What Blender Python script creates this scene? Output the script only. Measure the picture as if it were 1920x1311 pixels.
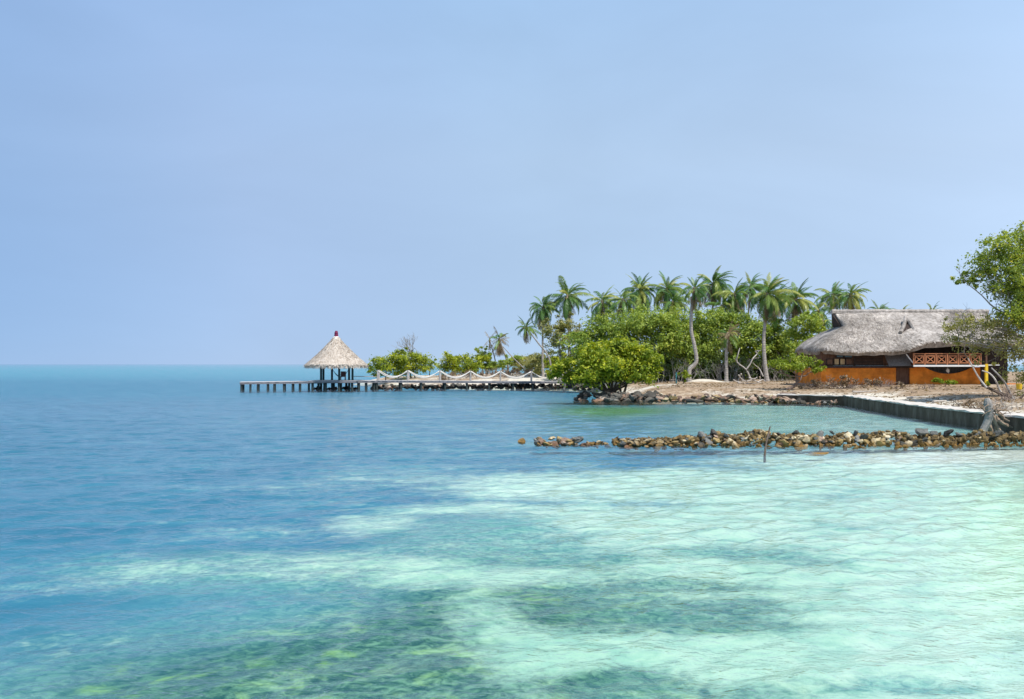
import bpy, bmesh, math, random
import numpy as np
from mathutils import Vector, Matrix, Euler, noise

R = math.radians
random.seed(11)
rng = np.random.default_rng(11)
sc = bpy.context.scene
for o in list(bpy.data.objects):
    bpy.data.objects.remove(o)
col = sc.collection

# ------------------------------------------------------------------ camera
F, CX, HY, CH = 1867.0, 960.0, 683.0, 2.8      # focal length and principal point in photo pixels, eye height in metres
cam_d = bpy.data.cameras.new('camera')
cam = bpy.data.objects.new('camera', cam_d)
col.objects.link(cam)
cam.location = (0, 0, CH)
cam.rotation_euler = (R(90), 0, 0)
cam_d.sensor_width = 36
cam_d.lens = 36 * F / 1920
cam_d.shift_y = (HY - 655.5) / 1920
cam_d.clip_start = 0.1
cam_d.clip_end = 60000
sc.camera = cam

# ------------------------------------------------------------------ sky, sun, exposure
SUN_EL, SUN_AZ = R(61), R(138)                 # azimuth from +Y towards +X
to_sun = Vector((math.cos(SUN_EL) * math.sin(SUN_AZ), math.cos(SUN_EL) * math.cos(SUN_AZ), math.sin(SUN_EL)))
world = bpy.data.worlds.new('World')
sc.world = world
world.use_nodes = True
wn, wl = world.node_tree.nodes, world.node_tree.links
wn.clear()
sky = wn.new('ShaderNodeTexSky')
sky.sky_type = 'NISHITA'
sky.sun_disc = False
sky.sun_elevation = SUN_EL
sky.sun_rotation = SUN_AZ
sky.altitude = 0
sky.air_density = 0.6
sky.dust_density = 0.0
sky.ozone_density = 5.0
bg = wn.new('ShaderNodeBackground')
bg.inputs['Strength'].default_value = 0.1
# thin tropical haze over the clear sky: pale, a little brighter towards the sun's side, thinner overhead
geo_w = wn.new('ShaderNodeTexCoord')
dt_ = wn.new('ShaderNodeVectorMath'); dt_.operation = 'DOT_PRODUCT'
dt_.inputs[1].default_value = (math.sin(SUN_AZ), math.cos(SUN_AZ), 0)
wl.new(geo_w.outputs['Generated'], dt_.inputs[0])
mr_ = wn.new('ShaderNodeMapRange')
mr_.inputs[1].default_value = -1; mr_.inputs[2].default_value = 1
wl.new(dt_.outputs['Value'], mr_.inputs[0])
hz_r = wn.new('ShaderNodeValToRGB')
el_ = hz_r.color_ramp.elements
el_[0].position, el_[0].color = 0.0, (2.0, 3.3, 5.5, 1)
el_[1].position, el_[1].color = 1.0, (4.8, 5.9, 7.5, 1)
for p_, c_ in ((0.015, (2.2, 3.5, 5.65)), (0.06, (2.95, 4.1, 6.05)), (0.14, (3.35, 4.6, 6.3)), (0.27, (3.75, 4.95, 6.65)), (0.36, (4.35, 5.65, 7.5))):
    e_ = el_.new(p_); e_.color = (*c_, 1)
wl.new(mr_.outputs[0], hz_r.inputs[0])
sx_ = wn.new('ShaderNodeSeparateXYZ'); wl.new(geo_w.outputs['Generated'], sx_.inputs[0])
thin = ramp_w = wn.new('ShaderNodeValToRGB')
re_ = ramp_w.color_ramp.elements
re_[0].position, re_[0].color = 0.20, (1, 1, 1, 1)
re_[1].position, re_[1].color = 1.0, (0.42, 0.5, 0.6, 1)
e_ = re_.new(0.37); e_.color = (0.83, 0.93, 1.02, 1)
wl.new(sx_.outputs['Z'], thin.inputs[0])
ci_m = wn.new('ShaderNodeMapping'); ci_m.inputs['Scale'].default_value = (1.0, 1.0, 2.6); ci_m.inputs['Rotation'].default_value = (0, R(18), 0)
wl.new(geo_w.outputs['Generated'], ci_m.inputs[0])
ci = wn.new('ShaderNodeTexNoise'); ci.inputs['Scale'].default_value = 2.6; ci.inputs['Detail'].default_value = 6; ci.inputs['Roughness'].default_value = 0.55; ci.inputs['Distortion'].default_value = 0.4
wl.new(ci_m.outputs[0], ci.inputs[0])
ci_r = wn.new('ShaderNodeMapRange'); ci_r.inputs[1].default_value = 0.35; ci_r.inputs[2].default_value = 0.75; ci_r.inputs[3].default_value = 0.97; ci_r.inputs[4].default_value = 1.07
wl.new(ci.outputs['Fac'], ci_r.inputs[0])
ci_k = wn.new('ShaderNodeMath'); ci_k.operation = 'MULTIPLY'
ci_k.inputs[0].default_value = 1.0; wl.new(ci_r.outputs[0], ci_k.inputs[1])
th_m = wn.new('ShaderNodeVectorMath'); th_m.operation = 'MULTIPLY'
wl.new(hz_r.outputs[0], th_m.inputs[0]); wl.new(thin.outputs[0], th_m.inputs[1])
hm_ = wn.new('ShaderNodeVectorMath'); hm_.operation = 'SCALE'
wl.new(th_m.outputs[0], hm_.inputs[0]); wl.new(ci_k.outputs[0], hm_.inputs['Scale'])
sm_ = wn.new('ShaderNodeVectorMath'); sm_.operation = 'SCALE'; sm_.inputs['Scale'].default_value = 0.06
wl.new(sky.outputs[0], sm_.inputs[0])
ad_ = wn.new('ShaderNodeVectorMath'); ad_.operation = 'ADD'
wl.new(hm_.outputs[0], ad_.inputs[0]); wl.new(sm_.outputs[0], ad_.inputs[1])
wo = wn.new('ShaderNodeOutputWorld')
wl.new(ad_.outputs[0], bg.inputs[0])
wl.new(bg.outputs[0], wo.inputs[0])
sun_d = bpy.data.lights.new('sun', 'SUN')
sun_d.energy = 4.3
sun_d.angle = R(0.5)
sun_d.color = (1.0, 0.955, 0.89)
sun = bpy.data.objects.new('sun', sun_d)
col.objects.link(sun)
sun.location = (60, -40, 90)
sun.rotation_euler = to_sun.to_track_quat('Z', 'Y').to_euler()
vs = sc.view_settings
vs.view_transform = 'Standard'
vs.look = 'None'
vs.exposure = 0.35
vs.gamma = 1.0
vs.use_curve_mapping = False
sc.render.engine = 'CYCLES'
cy = sc.cycles
cy.use_denoising = True
try:
    cy.denoiser = 'OPENIMAGEDENOISE'
except Exception:
    pass
cy.max_bounces = 7
cy.transparent_max_bounces = 10
cy.caustics_reflective = False
cy.caustics_refractive = False
cy.sample_clamp_indirect = 6


# ------------------------------------------------------------------ helpers
def at(px, py, d):
    """World point seen at photo pixel (px, py) at distance d."""
    return Vector(((px - CX) / F * d, d, CH - (py - HY) / F * d))


def on(px, py, z=0.0):
    """World point seen at photo pixel (px, py) on the level z."""
    return at(px, py, (CH - z) * F / (py - HY))


def tag(o, label=None, cat=None, group=None, kind=None):
    if label: o['label'] = label
    if cat: o['category'] = cat
    if group: o['group'] = group
    if kind: o['kind'] = kind
    return o


def thing(name, label, cat, loc, group=None, rz=0.0):
    o = bpy.data.objects.new(name, None)
    o.empty_display_size = 0.3
    col.objects.link(o)
    o.location = loc
    o.rotation_euler = (0, 0, rz)
    return tag(o, label, cat, group)


def link(name, me, parent=None, loc=None, rot=None, scale=None):
    o = bpy.data.objects.new(name, me)
    col.objects.link(o)
    if parent is not None:
        o.parent = parent
    if loc is not None: o.location = loc
    if rot is not None: o.rotation_euler = rot
    if scale is not None: o.scale = (scale,) * 3 if isinstance(scale, (int, float)) else scale
    return o


class MB:
    """Collects pieces in world (or local) coordinates and links them as one mesh object."""
    def __init__(s):
        s.v, s.f = [], []

    def add(s, vs_, fs_):
        b = len(s.v)
        s.v.extend([tuple(p) for p in vs_])
        s.f.extend([tuple(i + b for i in f) for f in fs_])
        return s

    def box(s, c, size, rz=0.0):
        hx, hy, hz = size[0] / 2, size[1] / 2, size[2] / 2
        cr, sr = math.cos(rz), math.sin(rz)
        p = []
        for dx, dy, dz in ((-hx, -hy, -hz), (hx, -hy, -hz), (hx, hy, -hz), (-hx, hy, -hz), (-hx, -hy, hz), (hx, -hy, hz), (hx, hy, hz), (-hx, hy, hz)):
            p.append((c[0] + dx * cr - dy * sr, c[1] + dx * sr + dy * cr, c[2] + dz))
        return s.add(p, [(0, 3, 2, 1), (4, 5, 6, 7), (0, 1, 5, 4), (1, 2, 6, 5), (2, 3, 7, 6), (3, 0, 4, 7)])

    def bar(s, a, b, w, h):
        a, b = Vector(a), Vector(b)
        t = (b - a).normalized()
        up = Vector((0, 0, 1)) if abs(t.z) < 0.98 else Vector((0, 1, 0))
        sd = t.cross(up).normalized()
        up = sd.cross(t)
        p = []
        for q in (a, b):
            for i, j in ((-1, -1), (1, -1), (1, 1), (-1, 1)):
                p.append(q + sd * (i * w / 2) + up * (j * h / 2))
        return s.add(p, [(0, 1, 2, 3), (7, 6, 5, 4), (0, 4, 5, 1), (1, 5, 6, 2), (2, 6, 7, 3), (3, 7, 4, 0)])

    def tube(s, path, rad, n=6, wob=0.0):
        path = [Vector(p) for p in path]
        m = len(path)
        if isinstance(rad, (int, float)): rad = [rad] * m
        ref = Vector((0.31, 0.87, 0.39)).normalized()
        pts = []
        for i, p in enumerate(path):
            t = (path[min(i + 1, m - 1)] - path[max(i - 1, 0)]).normalized()
            a = t.cross(ref)
            if a.length < 0.05: a = t.cross(Vector((1, 0, 0)))
            a.normalize()
            b = t.cross(a)
            for k in range(n):
                an = 2 * math.pi * k / n
                r = rad[i] * (1 + (random.uniform(-wob, wob) if wob else 0))
                pts.append(p + a * (r * math.cos(an)) + b * (r * math.sin(an)))
        fs = []
        for i in range(m - 1):
            for k in range(n):
                k2 = (k + 1) % n
                fs.append((i * n + k, i * n + k2, (i + 1) * n + k2, (i + 1) * n + k))
        fs.append(tuple(range(n - 1, -1, -1)))
        fs.append(tuple((m - 1) * n + k for k in range(n)))
        return s.add(pts, fs)

    def mesh(s, name, mat, smooth=False, origin=None):
        me = bpy.data.meshes.new(name)
        v = s.v
        if origin is not None:
            v = [(p[0] - origin[0], p[1] - origin[1], p[2] - origin[2]) for p in v]
        me.from_pydata(v, [], s.f)
        me.materials.append(mat)
        if smooth: me.shade_smooth()
        me.update()
        return me

    def build(s, name, mat, parent=None, smooth=False, world_coords=True):
        """world_coords: the pieces were given in world space; they are moved under the parent's origin."""
        org = parent_org(parent) if (parent is not None and world_coords) else None
        o = link(name, s.mesh(name, mat, smooth, org), parent)
        return o


def parent_org(p):
    v = Vector((0, 0, 0))
    while p is not None:
        v = v + Vector(p.location)
        p = p.parent
    return v


def catmull(pts, n=5):
    pts = [Vector(p) for p in pts]
    if len(pts) < 3:
        return [pts[0].lerp(pts[-1], i / n) for i in range(n + 1)]
    out = []
    P = [pts[0] * 2 - pts[1]] + pts + [pts[-1] * 2 - pts[-2]]
    for i in range(1, len(P) - 2):
        a, b, c, d = P[i - 1], P[i], P[i + 1], P[i + 2]
        for k in range(n):
            t = k / n
            out.append(0.5 * ((2 * b) + (c - a) * t + (2 * a - 5 * b + 4 * c - d) * t * t + (3 * b - a - 3 * c + d) * t ** 3))
    out.append(pts[-1])
    return out


def np_mesh(name, v, f, mat, attrs=None, smooth=False):
    me = bpy.data.meshes.new(name)
    v = np.asarray(v, dtype=np.float32)
    f = np.asarray(f, dtype=np.int32)
    k = f.shape[1]
    me.vertices.add(len(v))
    me.vertices.foreach_set('co', v.ravel())
    me.loops.add(f.size)
    me.loops.foreach_set('vertex_index', f.ravel())
    me.polygons.add(len(f))
    me.polygons.foreach_set('loop_start', np.arange(0, f.size, k, dtype=np.int32))
    if attrs:
        for nm, arr in attrs.items():
            a = me.attributes.new(nm, 'FLOAT', 'POINT')
            a.data.foreach_set('value', np.asarray(arr, dtype=np.float32))
    me.materials.append(mat)
    me.update(calc_edges=True)
    me.polygons.foreach_set('use_smooth', np.full(len(f), smooth, dtype=bool))
    me.update()
    return me


# ------------------------------------------------------------------ materials
def new_mat(name):
    m = bpy.data.materials.new(name)
    m.use_nodes = True
    nt = m.node_tree
    nt.nodes.clear()
    return m, nt.nodes, nt.links


def ramp(n, stops):
    r = n.new('ShaderNodeValToRGB')
    e = r.color_ramp.elements
    e[0].position, e[0].color = stops[0][0], (*stops[0][1], 1)
    e[1].position, e[1].color = stops[-1][0], (*stops[-1][1], 1)
    for p, c in stops[1:-1]:
        x = e.new(p)
        x.color = (*c, 1)
    return r


def noisy_mat(name, stops, scale=4.0, rough=0.9, stretch=(1, 1, 1), bump=0.3, bscale=None, bdist=0.05, detail=5, rnd=0.0, spec=0.25):
    """Principled surface, colour from a noise over a ramp, optional per-object shift along the ramp, fine bump."""
    m, n, l = new_mat(name)
    tc = n.new('ShaderNodeNewGeometry') if rnd == 0 else n.new('ShaderNodeTexCoord')
    src = tc.outputs['Position'] if rnd == 0 else tc.outputs['Object']
    mp = n.new('ShaderNodeMapping')
    mp.inputs['Scale'].default_value = stretch
    l.new(src, mp.inputs[0])
    nz = n.new('ShaderNodeTexNoise')
    nz.inputs['Scale'].default_value = scale
    nz.inputs['Detail'].default_value = detail
    nz.inputs['Roughness'].default_value = 0.65
    l.new(mp.outputs[0], nz.inputs[0])
    fac = nz.outputs['Fac']
    if rnd:
        oi = n.new('ShaderNodeObjectInfo')
        ma = n.new('ShaderNodeMath'); ma.operation = 'SUBTRACT'; ma.inputs[1].default_value = 0.5
        l.new(oi.outputs['Random'], ma.inputs[0])
        mb = n.new('ShaderNodeMath'); mb.operation = 'MULTIPLY_ADD'; mb.inputs[1].default_value = rnd
        l.new(ma.outputs[0], mb.inputs[0]); l.new(fac, mb.inputs[2])
        fac = mb.outputs[0]
    r = ramp(n, stops)
    l.new(fac, r.inputs[0])
    b = n.new('ShaderNodeBsdfPrincipled')
    b.inputs['Roughness'].default_value = rough
    b.inputs['Specular IOR Level'].default_value = spec
    l.new(r.outputs[0], b.inputs['Base Color'])
    if bump:
        n2 = n.new('ShaderNodeTexNoise')
        n2.inputs['Scale'].default_value = bscale or scale * 4
        n2.inputs['Detail'].default_value = 4
        l.new(mp.outputs[0], n2.inputs[0])
        bp = n.new('ShaderNodeBump')
        bp.inputs['Strength'].default_value = bump
        bp.inputs['Distance'].default_value = bdist
        l.new(n2.outputs['Fac'], bp.inputs['Height'])
        l.new(bp.outputs[0], b.inputs['Normal'])
    o = n.new('ShaderNodeOutputMaterial')
    l.new(b.outputs[0], o.inputs[0])
    return m


def leaf_mat(name, stops, use_obj=False, transl=0.35, rough=0.5):
    """Leaves: colour by the leaf's own tone (attribute) or per frond, some light passing through."""
    m, n, l = new_mat(name)
    r = ramp(n, stops)
    if use_obj:
        oi = n.new('ShaderNodeObjectInfo')
        l.new(oi.outputs['Random'], r.inputs[0])
    else:
        a = n.new('ShaderNodeAttribute'); a.attribute_name = 'tone'
        l.new(a.outputs['Fac'], r.inputs[0])
    b = n.new('ShaderNodeBsdfPrincipled')
    b.inputs['Roughness'].default_value = rough
    b.inputs['Specular IOR Level'].default_value = 0.35
    l.new(r.outputs[0], b.inputs['Base Color'])
    t = n.new('ShaderNodeBsdfTranslucent')
    g = n.new('ShaderNodeMix'); g.data_type = 'RGBA'; g.blend_type = 'MULTIPLY'
    g.inputs[0].default_value = 1.0
    l.new(r.outputs[0], g.inputs[6])
    g.inputs[7].default_value = (1.3, 1.25, 0.5, 1)
    l.new(g.outputs[2], t.inputs[0])
    mx = n.new('ShaderNodeMixShader'); mx.inputs[0].default_value = transl
    l.new(b.outputs[0], mx.inputs[1]); l.new(t.outputs[0], mx.inputs[2])
    o = n.new('ShaderNodeOutputMaterial')
    l.new(mx.outputs[0], o.inputs[0])
    return m


M = {}
M['leaf_mangrove'] = leaf_mat('leaf_mangrove', [(0.0, (0.100, 0.148, 0.016)), (0.45, (0.247, 0.324, 0.022)), (0.8, (0.492, 0.509, 0.033)), (1.0, (0.645, 0.592, 0.050))])
M['leaf_green'] = leaf_mat('leaf_green', [(0.0, (0.098, 0.172, 0.037)), (0.5, (0.263, 0.357, 0.055)), (0.85, (0.522, 0.577, 0.102)), (1.0, (0.651, 0.644, 0.152))])
M['leaf_olive'] = leaf_mat('leaf_olive', [(0.0, (0.127, 0.140, 0.048)), (0.5, (0.295, 0.298, 0.095)), (0.85, (0.470, 0.431, 0.174)), (1.0, (0.634, 0.550, 0.227))])
M['leaf_tree'] = leaf_mat('leaf_tree', [(0.0, (0.087, 0.146, 0.031)), (0.5, (0.234, 0.314, 0.044)), (0.85, (0.491, 0.524, 0.059)), (1.0, (0.700, 0.586, 0.069))])
M['leaf_lime'] = leaf_mat('leaf_lime', [(0.0, (0.10, 0.16, 0.012)), (0.5, (0.22, 0.30, 0.02)), (1.0, (0.40, 0.42, 0.05))])
M['leaf_shade'] = leaf_mat('leaf_shade', [(0.0, (0.027, 0.054, 0.014)), (0.5, (0.068, 0.112, 0.022)), (1.0, (0.150, 0.195, 0.036))], transl=0.2)  # understory leaves, colour darkened to paint in the shade below the canopy
M['leaf_dry'] = leaf_mat('leaf_dry', [(0.0, (0.12, 0.085, 0.055)), (0.5, (0.24, 0.17, 0.11)), (1.0, (0.38, 0.29, 0.19))], transl=0.2)
M['frond'] = leaf_mat('frond', [(0.0, (0.052, 0.132, 0.034)), (0.45, (0.111, 0.224, 0.050)), (0.75, (0.221, 0.309, 0.064)), (1.0, (0.441, 0.435, 0.121))], use_obj=True, transl=0.3, rough=0.38)
M['frond_dry'] = leaf_mat('frond_dry', [(0.0, (0.13, 0.10, 0.055)), (0.5, (0.25, 0.185, 0.105)), (1.0, (0.36, 0.28, 0.17))], use_obj=True, transl=0.2, rough=0.7)
M['palm_trunk'] = noisy_mat('palm_trunk', [(0.25, (0.20, 0.18, 0.16)), (0.5, (0.34, 0.31, 0.28)), (0.75, (0.47, 0.44, 0.40))], 2.2, stretch=(1, 1, 3), bump=0.5)
M['bark'] = noisy_mat('bark', [(0.3, (0.055, 0.042, 0.032)), (0.7, (0.16, 0.125, 0.10))], 5, bump=0.6)
M['bark_red'] = noisy_mat('bark_red', [(0.3, (0.12, 0.085, 0.07)), (0.7, (0.26, 0.19, 0.155))], 5, bump=0.6)
M['bark_grey'] = noisy_mat('bark_grey', [(0.3, (0.18, 0.165, 0.15)), (0.7, (0.38, 0.35, 0.32))], 5, bump=0.5)
M['driftwood'] = noisy_mat('driftwood', [(0.3, (0.30, 0.265, 0.235)), (0.7, (0.56, 0.52, 0.47))], 4, bump=0.5)
M['root_wood'] = noisy_mat('root_wood', [(0.3, (0.17, 0.12, 0.085)), (0.7, (0.40, 0.31, 0.23))], 6, bump=0.7)
M['twig'] = noisy_mat('twig', [(0.3, (0.16, 0.12, 0.10)), (0.7, (0.32, 0.25, 0.21))], 6, bump=0)
M['thatch'] = noisy_mat('thatch', [(0.28, (0.190, 0.164, 0.144)), (0.5, (0.379, 0.342, 0.311)), (0.72, (0.569, 0.526, 0.484))], 2.6, stretch=(1.6, 1.6, 0.8), bump=0.9, bscale=9, bdist=0.09, detail=8)
def mottle(m, scale, lo, hi):
    n, l = m.node_tree.nodes, m.node_tree.links
    b = next(x for x in n if x.type == 'BSDF_PRINCIPLED')
    src = b.inputs['Base Color'].links[0].from_socket
    geo_ = n.new('ShaderNodeNewGeometry')
    t = n.new('ShaderNodeTexNoise'); t.inputs['Scale'].default_value = scale; t.inputs['Detail'].default_value = 4; t.inputs['Roughness'].default_value = 0.6
    l.new(geo_.outputs['Position'], t.inputs[0])
    r = ramp(n, [(0.35, (lo, lo * 0.985, lo * 0.97)), (0.65, (hi, hi, hi))])
    l.new(t.outputs['Fac'], r.inputs[0])
    mx_ = n.new('ShaderNodeMix'); mx_.data_type = 'RGBA'; mx_.blend_type = 'MULTIPLY'; mx_.inputs[0].default_value = 1.0
    l.new(src, mx_.inputs[6]); l.new(r.outputs[0], mx_.inputs[7])
    l.new(mx_.outputs[2], b.inputs['Base Color'])


mottle(M['thatch'], 0.5, 0.52, 1.18)
M['thatch_gazebo'] = noisy_mat('thatch_gazebo', [(0.28, (0.327, 0.267, 0.215)), (0.5, (0.499, 0.430, 0.361)), (0.74, (0.654, 0.593, 0.525))], 3.2, stretch=(2.2, 2.2, 0.8), bump=0.9, bscale=9, bdist=0.09, detail=8)
M['straw'] = leaf_mat('straw', [(0.0, (0.166, 0.140, 0.120)), (0.5, (0.411, 0.366, 0.329)), (1.0, (0.645, 0.589, 0.535))], transl=0.1, rough=0.9)
mottle(M['straw'], 0.5, 0.52, 1.18)
M['straw_gazebo'] = leaf_mat('straw_gazebo', [(0.0, (0.292, 0.226, 0.176)), (0.5, (0.516, 0.444, 0.378)), (1.0, (0.688, 0.635, 0.572))], transl=0.1, rough=0.9)
M['cap_white'] = noisy_mat('cap_white', [(0.3, (0.62, 0.60, 0.56)), (0.7, (0.80, 0.79, 0.76))], 5, bump=0.3)
M['maroon'] = noisy_mat('maroon', [(0.3, (0.13, 0.012, 0.045)), (0.7, (0.20, 0.022, 0.07))], 6, bump=0.2, rough=0.6)
M['post_green'] = noisy_mat('post_green', [(0.3, (0.012, 0.040, 0.042)), (0.7, (0.025, 0.065, 0.066))], 6, bump=0.2, rough=0.6)
M['piling'] = noisy_mat('piling', [(0.3, (0.022, 0.035, 0.034)), (0.7, (0.075, 0.085, 0.078))], 5, bump=0.5)
M['deck'] = noisy_mat('deck', [(0.3, (0.40, 0.38, 0.38)), (0.7, (0.60, 0.57, 0.56))], 3, stretch=(4, 0.6, 1), bump=0.3)
M['deck_edge'] = noisy_mat('deck_edge', [(0.3, (0.156, 0.150, 0.162)), (0.7, (0.252, 0.240, 0.252))], 3, bump=0.3)
M['rope'] = noisy_mat('rope', [(0.3, (0.60, 0.56, 0.50)), (0.7, (0.76, 0.72, 0.66))], 14, bump=0.6)
M['rope_post'] = noisy_mat('rope_post', [(0.3, (0.30, 0.27, 0.25)), (0.7, (0.50, 0.46, 0.43))], 5, bump=0.4)
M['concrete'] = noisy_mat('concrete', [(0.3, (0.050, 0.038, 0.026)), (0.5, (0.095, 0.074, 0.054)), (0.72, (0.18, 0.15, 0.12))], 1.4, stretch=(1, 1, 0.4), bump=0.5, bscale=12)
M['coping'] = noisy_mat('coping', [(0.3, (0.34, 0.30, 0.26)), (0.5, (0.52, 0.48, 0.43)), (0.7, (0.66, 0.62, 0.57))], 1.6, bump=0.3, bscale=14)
M['orange_wall'] = noisy_mat('orange_wall', [(0.3, (0.72, 0.205, 0.022)), (0.7, (0.86, 0.285, 0.036))], 1.2, bump=0.15, rough=0.8)
mottle(M['orange_wall'], 1.3, 0.62, 1.08)
M['brown_wood'] = noisy_mat('brown_wood', [(0.3, (0.085, 0.042, 0.028)), (0.7, (0.17, 0.095, 0.062))], 3, stretch=(3, 3, 0.6), bump=0.3)
M['rail_wood'] = noisy_mat('rail_wood', [(0.3, (0.36, 0.135, 0.06)), (0.7, (0.52, 0.23, 0.12))], 5, bump=0.2)
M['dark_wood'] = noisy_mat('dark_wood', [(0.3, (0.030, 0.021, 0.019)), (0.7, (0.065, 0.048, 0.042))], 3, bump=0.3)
M['grey_wood'] = noisy_mat('grey_wood', [(0.3, (0.13, 0.115, 0.105)), (0.7, (0.24, 0.215, 0.20))], 3, stretch=(4, 4, 0.6), bump=0.3)
M['white_paint'] = noisy_mat('white_paint', [(0.3, (0.66, 0.65, 0.63)), (0.7, (0.80, 0.79, 0.77))], 3, bump=0.1, rough=0.6)
M['foundation'] = noisy_mat('foundation', [(0.3, (0.13, 0.14, 0.16)), (0.7, (0.26, 0.27, 0.29))], 2.5, bump=0.4)
M['curtain'] = noisy_mat('curtain', [(0.3, (0.36, 0.24, 0.14)), (0.7, (0.55, 0.42, 0.22))], 2.0, stretch=(4, 1, 0.4), bump=0.2)
M['yellow'] = noisy_mat('yellow', [(0.3, (0.66, 0.42, 0.02)), (0.7, (0.80, 0.56, 0.05))], 4, bump=0.1, rough=0.5)
M['teal'] = noisy_mat('teal', [(0.3, (0.02, 0.13, 0.15)), (0.7, (0.05, 0.20, 0.22))], 4, bump=0.1, rough=0.5)
M['coconut'] = noisy_mat('coconut', [(0.3, (0.16, 0.15, 0.03)), (0.7, (0.30, 0.22, 0.05))], 6, bump=0)
M['hammock'] = noisy_mat('hammock', [(0.3, (0.05, 0.07, 0.09)), (0.7, (0.12, 0.15, 0.18))], 8, bump=0.2)
M['chair'] = noisy_mat('chair', [(0.3, (0.10, 0.055, 0.06)), (0.7, (0.19, 0.11, 0.11))], 6, bump=0.2)
glass_m, n_, l_ = new_mat('window_glass')
b_ = n_.new('ShaderNodeBsdfPrincipled'); b_.inputs['Base Color'].default_value = (0.015, 0.05, 0.065, 1); b_.inputs['Roughness'].default_value = 0.08
l_.new(b_.outputs[0], n_.new('ShaderNodeOutputMaterial').inputs[0])
M['glass'] = glass_m


def rock_mat(name, stops, wet=(0.16, 0.085, 0.02), wz=0.12):
    """Stone coloured by its own random tone plus mottling; algae and wet staining just above the waterline."""
    m, n, l = new_mat(name)
    geo = n.new('ShaderNodeNewGeometry')
    nz = n.new('ShaderNodeTexNoise'); nz.inputs['Scale'].default_value = 5.5; nz.inputs['Detail'].default_value = 6; nz.inputs['Roughness'].default_value = 0.7
    l.new(geo.outputs['Position'], nz.inputs[0])
    oi = n.new('ShaderNodeObjectInfo')
    a = n.new('ShaderNodeMath'); a.operation = 'MULTIPLY_ADD'; a.inputs[1].default_value = 0.62; a.inputs[2].default_value = -0.13
    l.new(oi.outputs['Random'], a.inputs[0])
    b2 = n.new('ShaderNodeMath'); b2.operation = 'MULTIPLY_ADD'; b2.inputs[1].default_value = 0.65
    l.new(nz.outputs['Fac'], b2.inputs[0]); l.new(a.outputs[0], b2.inputs[2])
    r = ramp(n, stops)
    l.new(b2.outputs[0], r.inputs[0])
    sp = n.new('ShaderNodeSeparateXYZ'); l.new(geo.outputs['Position'], sp.inputs[0])
    zn = n.new('ShaderNodeMath'); zn.operation = 'MULTIPLY_ADD'; zn.inputs[1].default_value = -0.16
    l.new(nz.outputs['Fac'], zn.inputs[0]); l.new(sp.outputs['Z'], zn.inputs[2])
    mr = n.new('ShaderNodeMapRange'); mr.inputs[1].default_value = wz - 0.16; mr.inputs[2].default_value = wz; mr.inputs[3].default_value = 0.75; mr.inputs[4].default_value = 0.0
    l.new(zn.outputs[0], mr.inputs[0])
    mx = n.new('ShaderNodeMix'); mx.data_type = 'RGBA'
    l.new(mr.outputs[0], mx.inputs[0]); l.new(r.outputs[0], mx.inputs[6]); mx.inputs[7].default_value = (*wet, 1)
    b = n.new('ShaderNodeBsdfPrincipled'); b.inputs['Roughness'].default_value = 0.85; b.inputs['Specular IOR Level'].default_value = 0.3
    l.new(mx.outputs[2], b.inputs['Base Color'])
    n2 = n.new('ShaderNodeTexNoise'); n2.inputs['Scale'].default_value = 17; n2.inputs['Detail'].default_value = 5
    l.new(geo.outputs['Position'], n2.inputs[0])
    bp = n.new('ShaderNodeBump'); bp.inputs['Strength'].default_value = 0.8; bp.inputs['Distance'].default_value = 0.06
    l.new(n2.outputs['Fac'], bp.inputs['Height']); l.new(bp.outputs[0], b.inputs['Normal'])
    l.new(b.outputs[0], n.new('ShaderNodeOutputMaterial').inputs[0])
    return m


M['rock_tan'] = rock_mat('rock_tan', [(0.1, (0.040, 0.034, 0.024)), (0.26, (0.17, 0.115, 0.045)), (0.42, (0.40, 0.29, 0.125)), (0.55, (0.21, 0.17, 0.11)), (0.72, (0.52, 0.43, 0.26)), (0.92, (0.66, 0.60, 0.48))], wet=(0.20, 0.105, 0.022), wz=0.11)
M['rock_dark'] = rock_mat('rock_dark', [(0.1, (0.022, 0.022, 0.020)), (0.5, (0.075, 0.068, 0.058)), (0.9, (0.16, 0.15, 0.13))], wet=(0.03, 0.025, 0.015))
M['rock_grey'] = rock_mat('rock_grey', [(0.1, (0.045, 0.05, 0.046)), (0.5, (0.11, 0.115, 0.105)), (0.9, (0.24, 0.235, 0.22))], wet=(0.10, 0.06, 0.02), wz=0.08)
M['rock_red'] = rock_mat('rock_red', [(0.1, (0.07, 0.05, 0.042)), (0.4, (0.19, 0.125, 0.09)), (0.65, (0.33, 0.23, 0.17)), (0.9, (0.46, 0.38, 0.31))], wet=(0.17, 0.08, 0.035), wz=0.10)

# ------------------------------------------------------------------ shore outline and land heights
WALL = [(20.9, 8.0), (20.8, 40.5), (20.9, 48.9), (21.3, 54.0), (22.0, 61.5), (22.9, 68.8)]     # seawall waterline along the beach side
SHORE = WALL + [(19.0, 72.4), (14.5, 75.2), (9.5, 76.0), (6.0, 76.6), (5.6, 79.5), (7.0, 84.0), (8.8, 92), (9.0, 104), (6.5, 113), (2.0, 116.5), (-3.5, 118.5), (-9, 122),
                (-15, 131), (-22, 141), (-25.5, 150), (-25, 166), (-14, 190), (20, 260), (150, 260), (150, 8)]
SH = np.array(SHORE)


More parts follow.
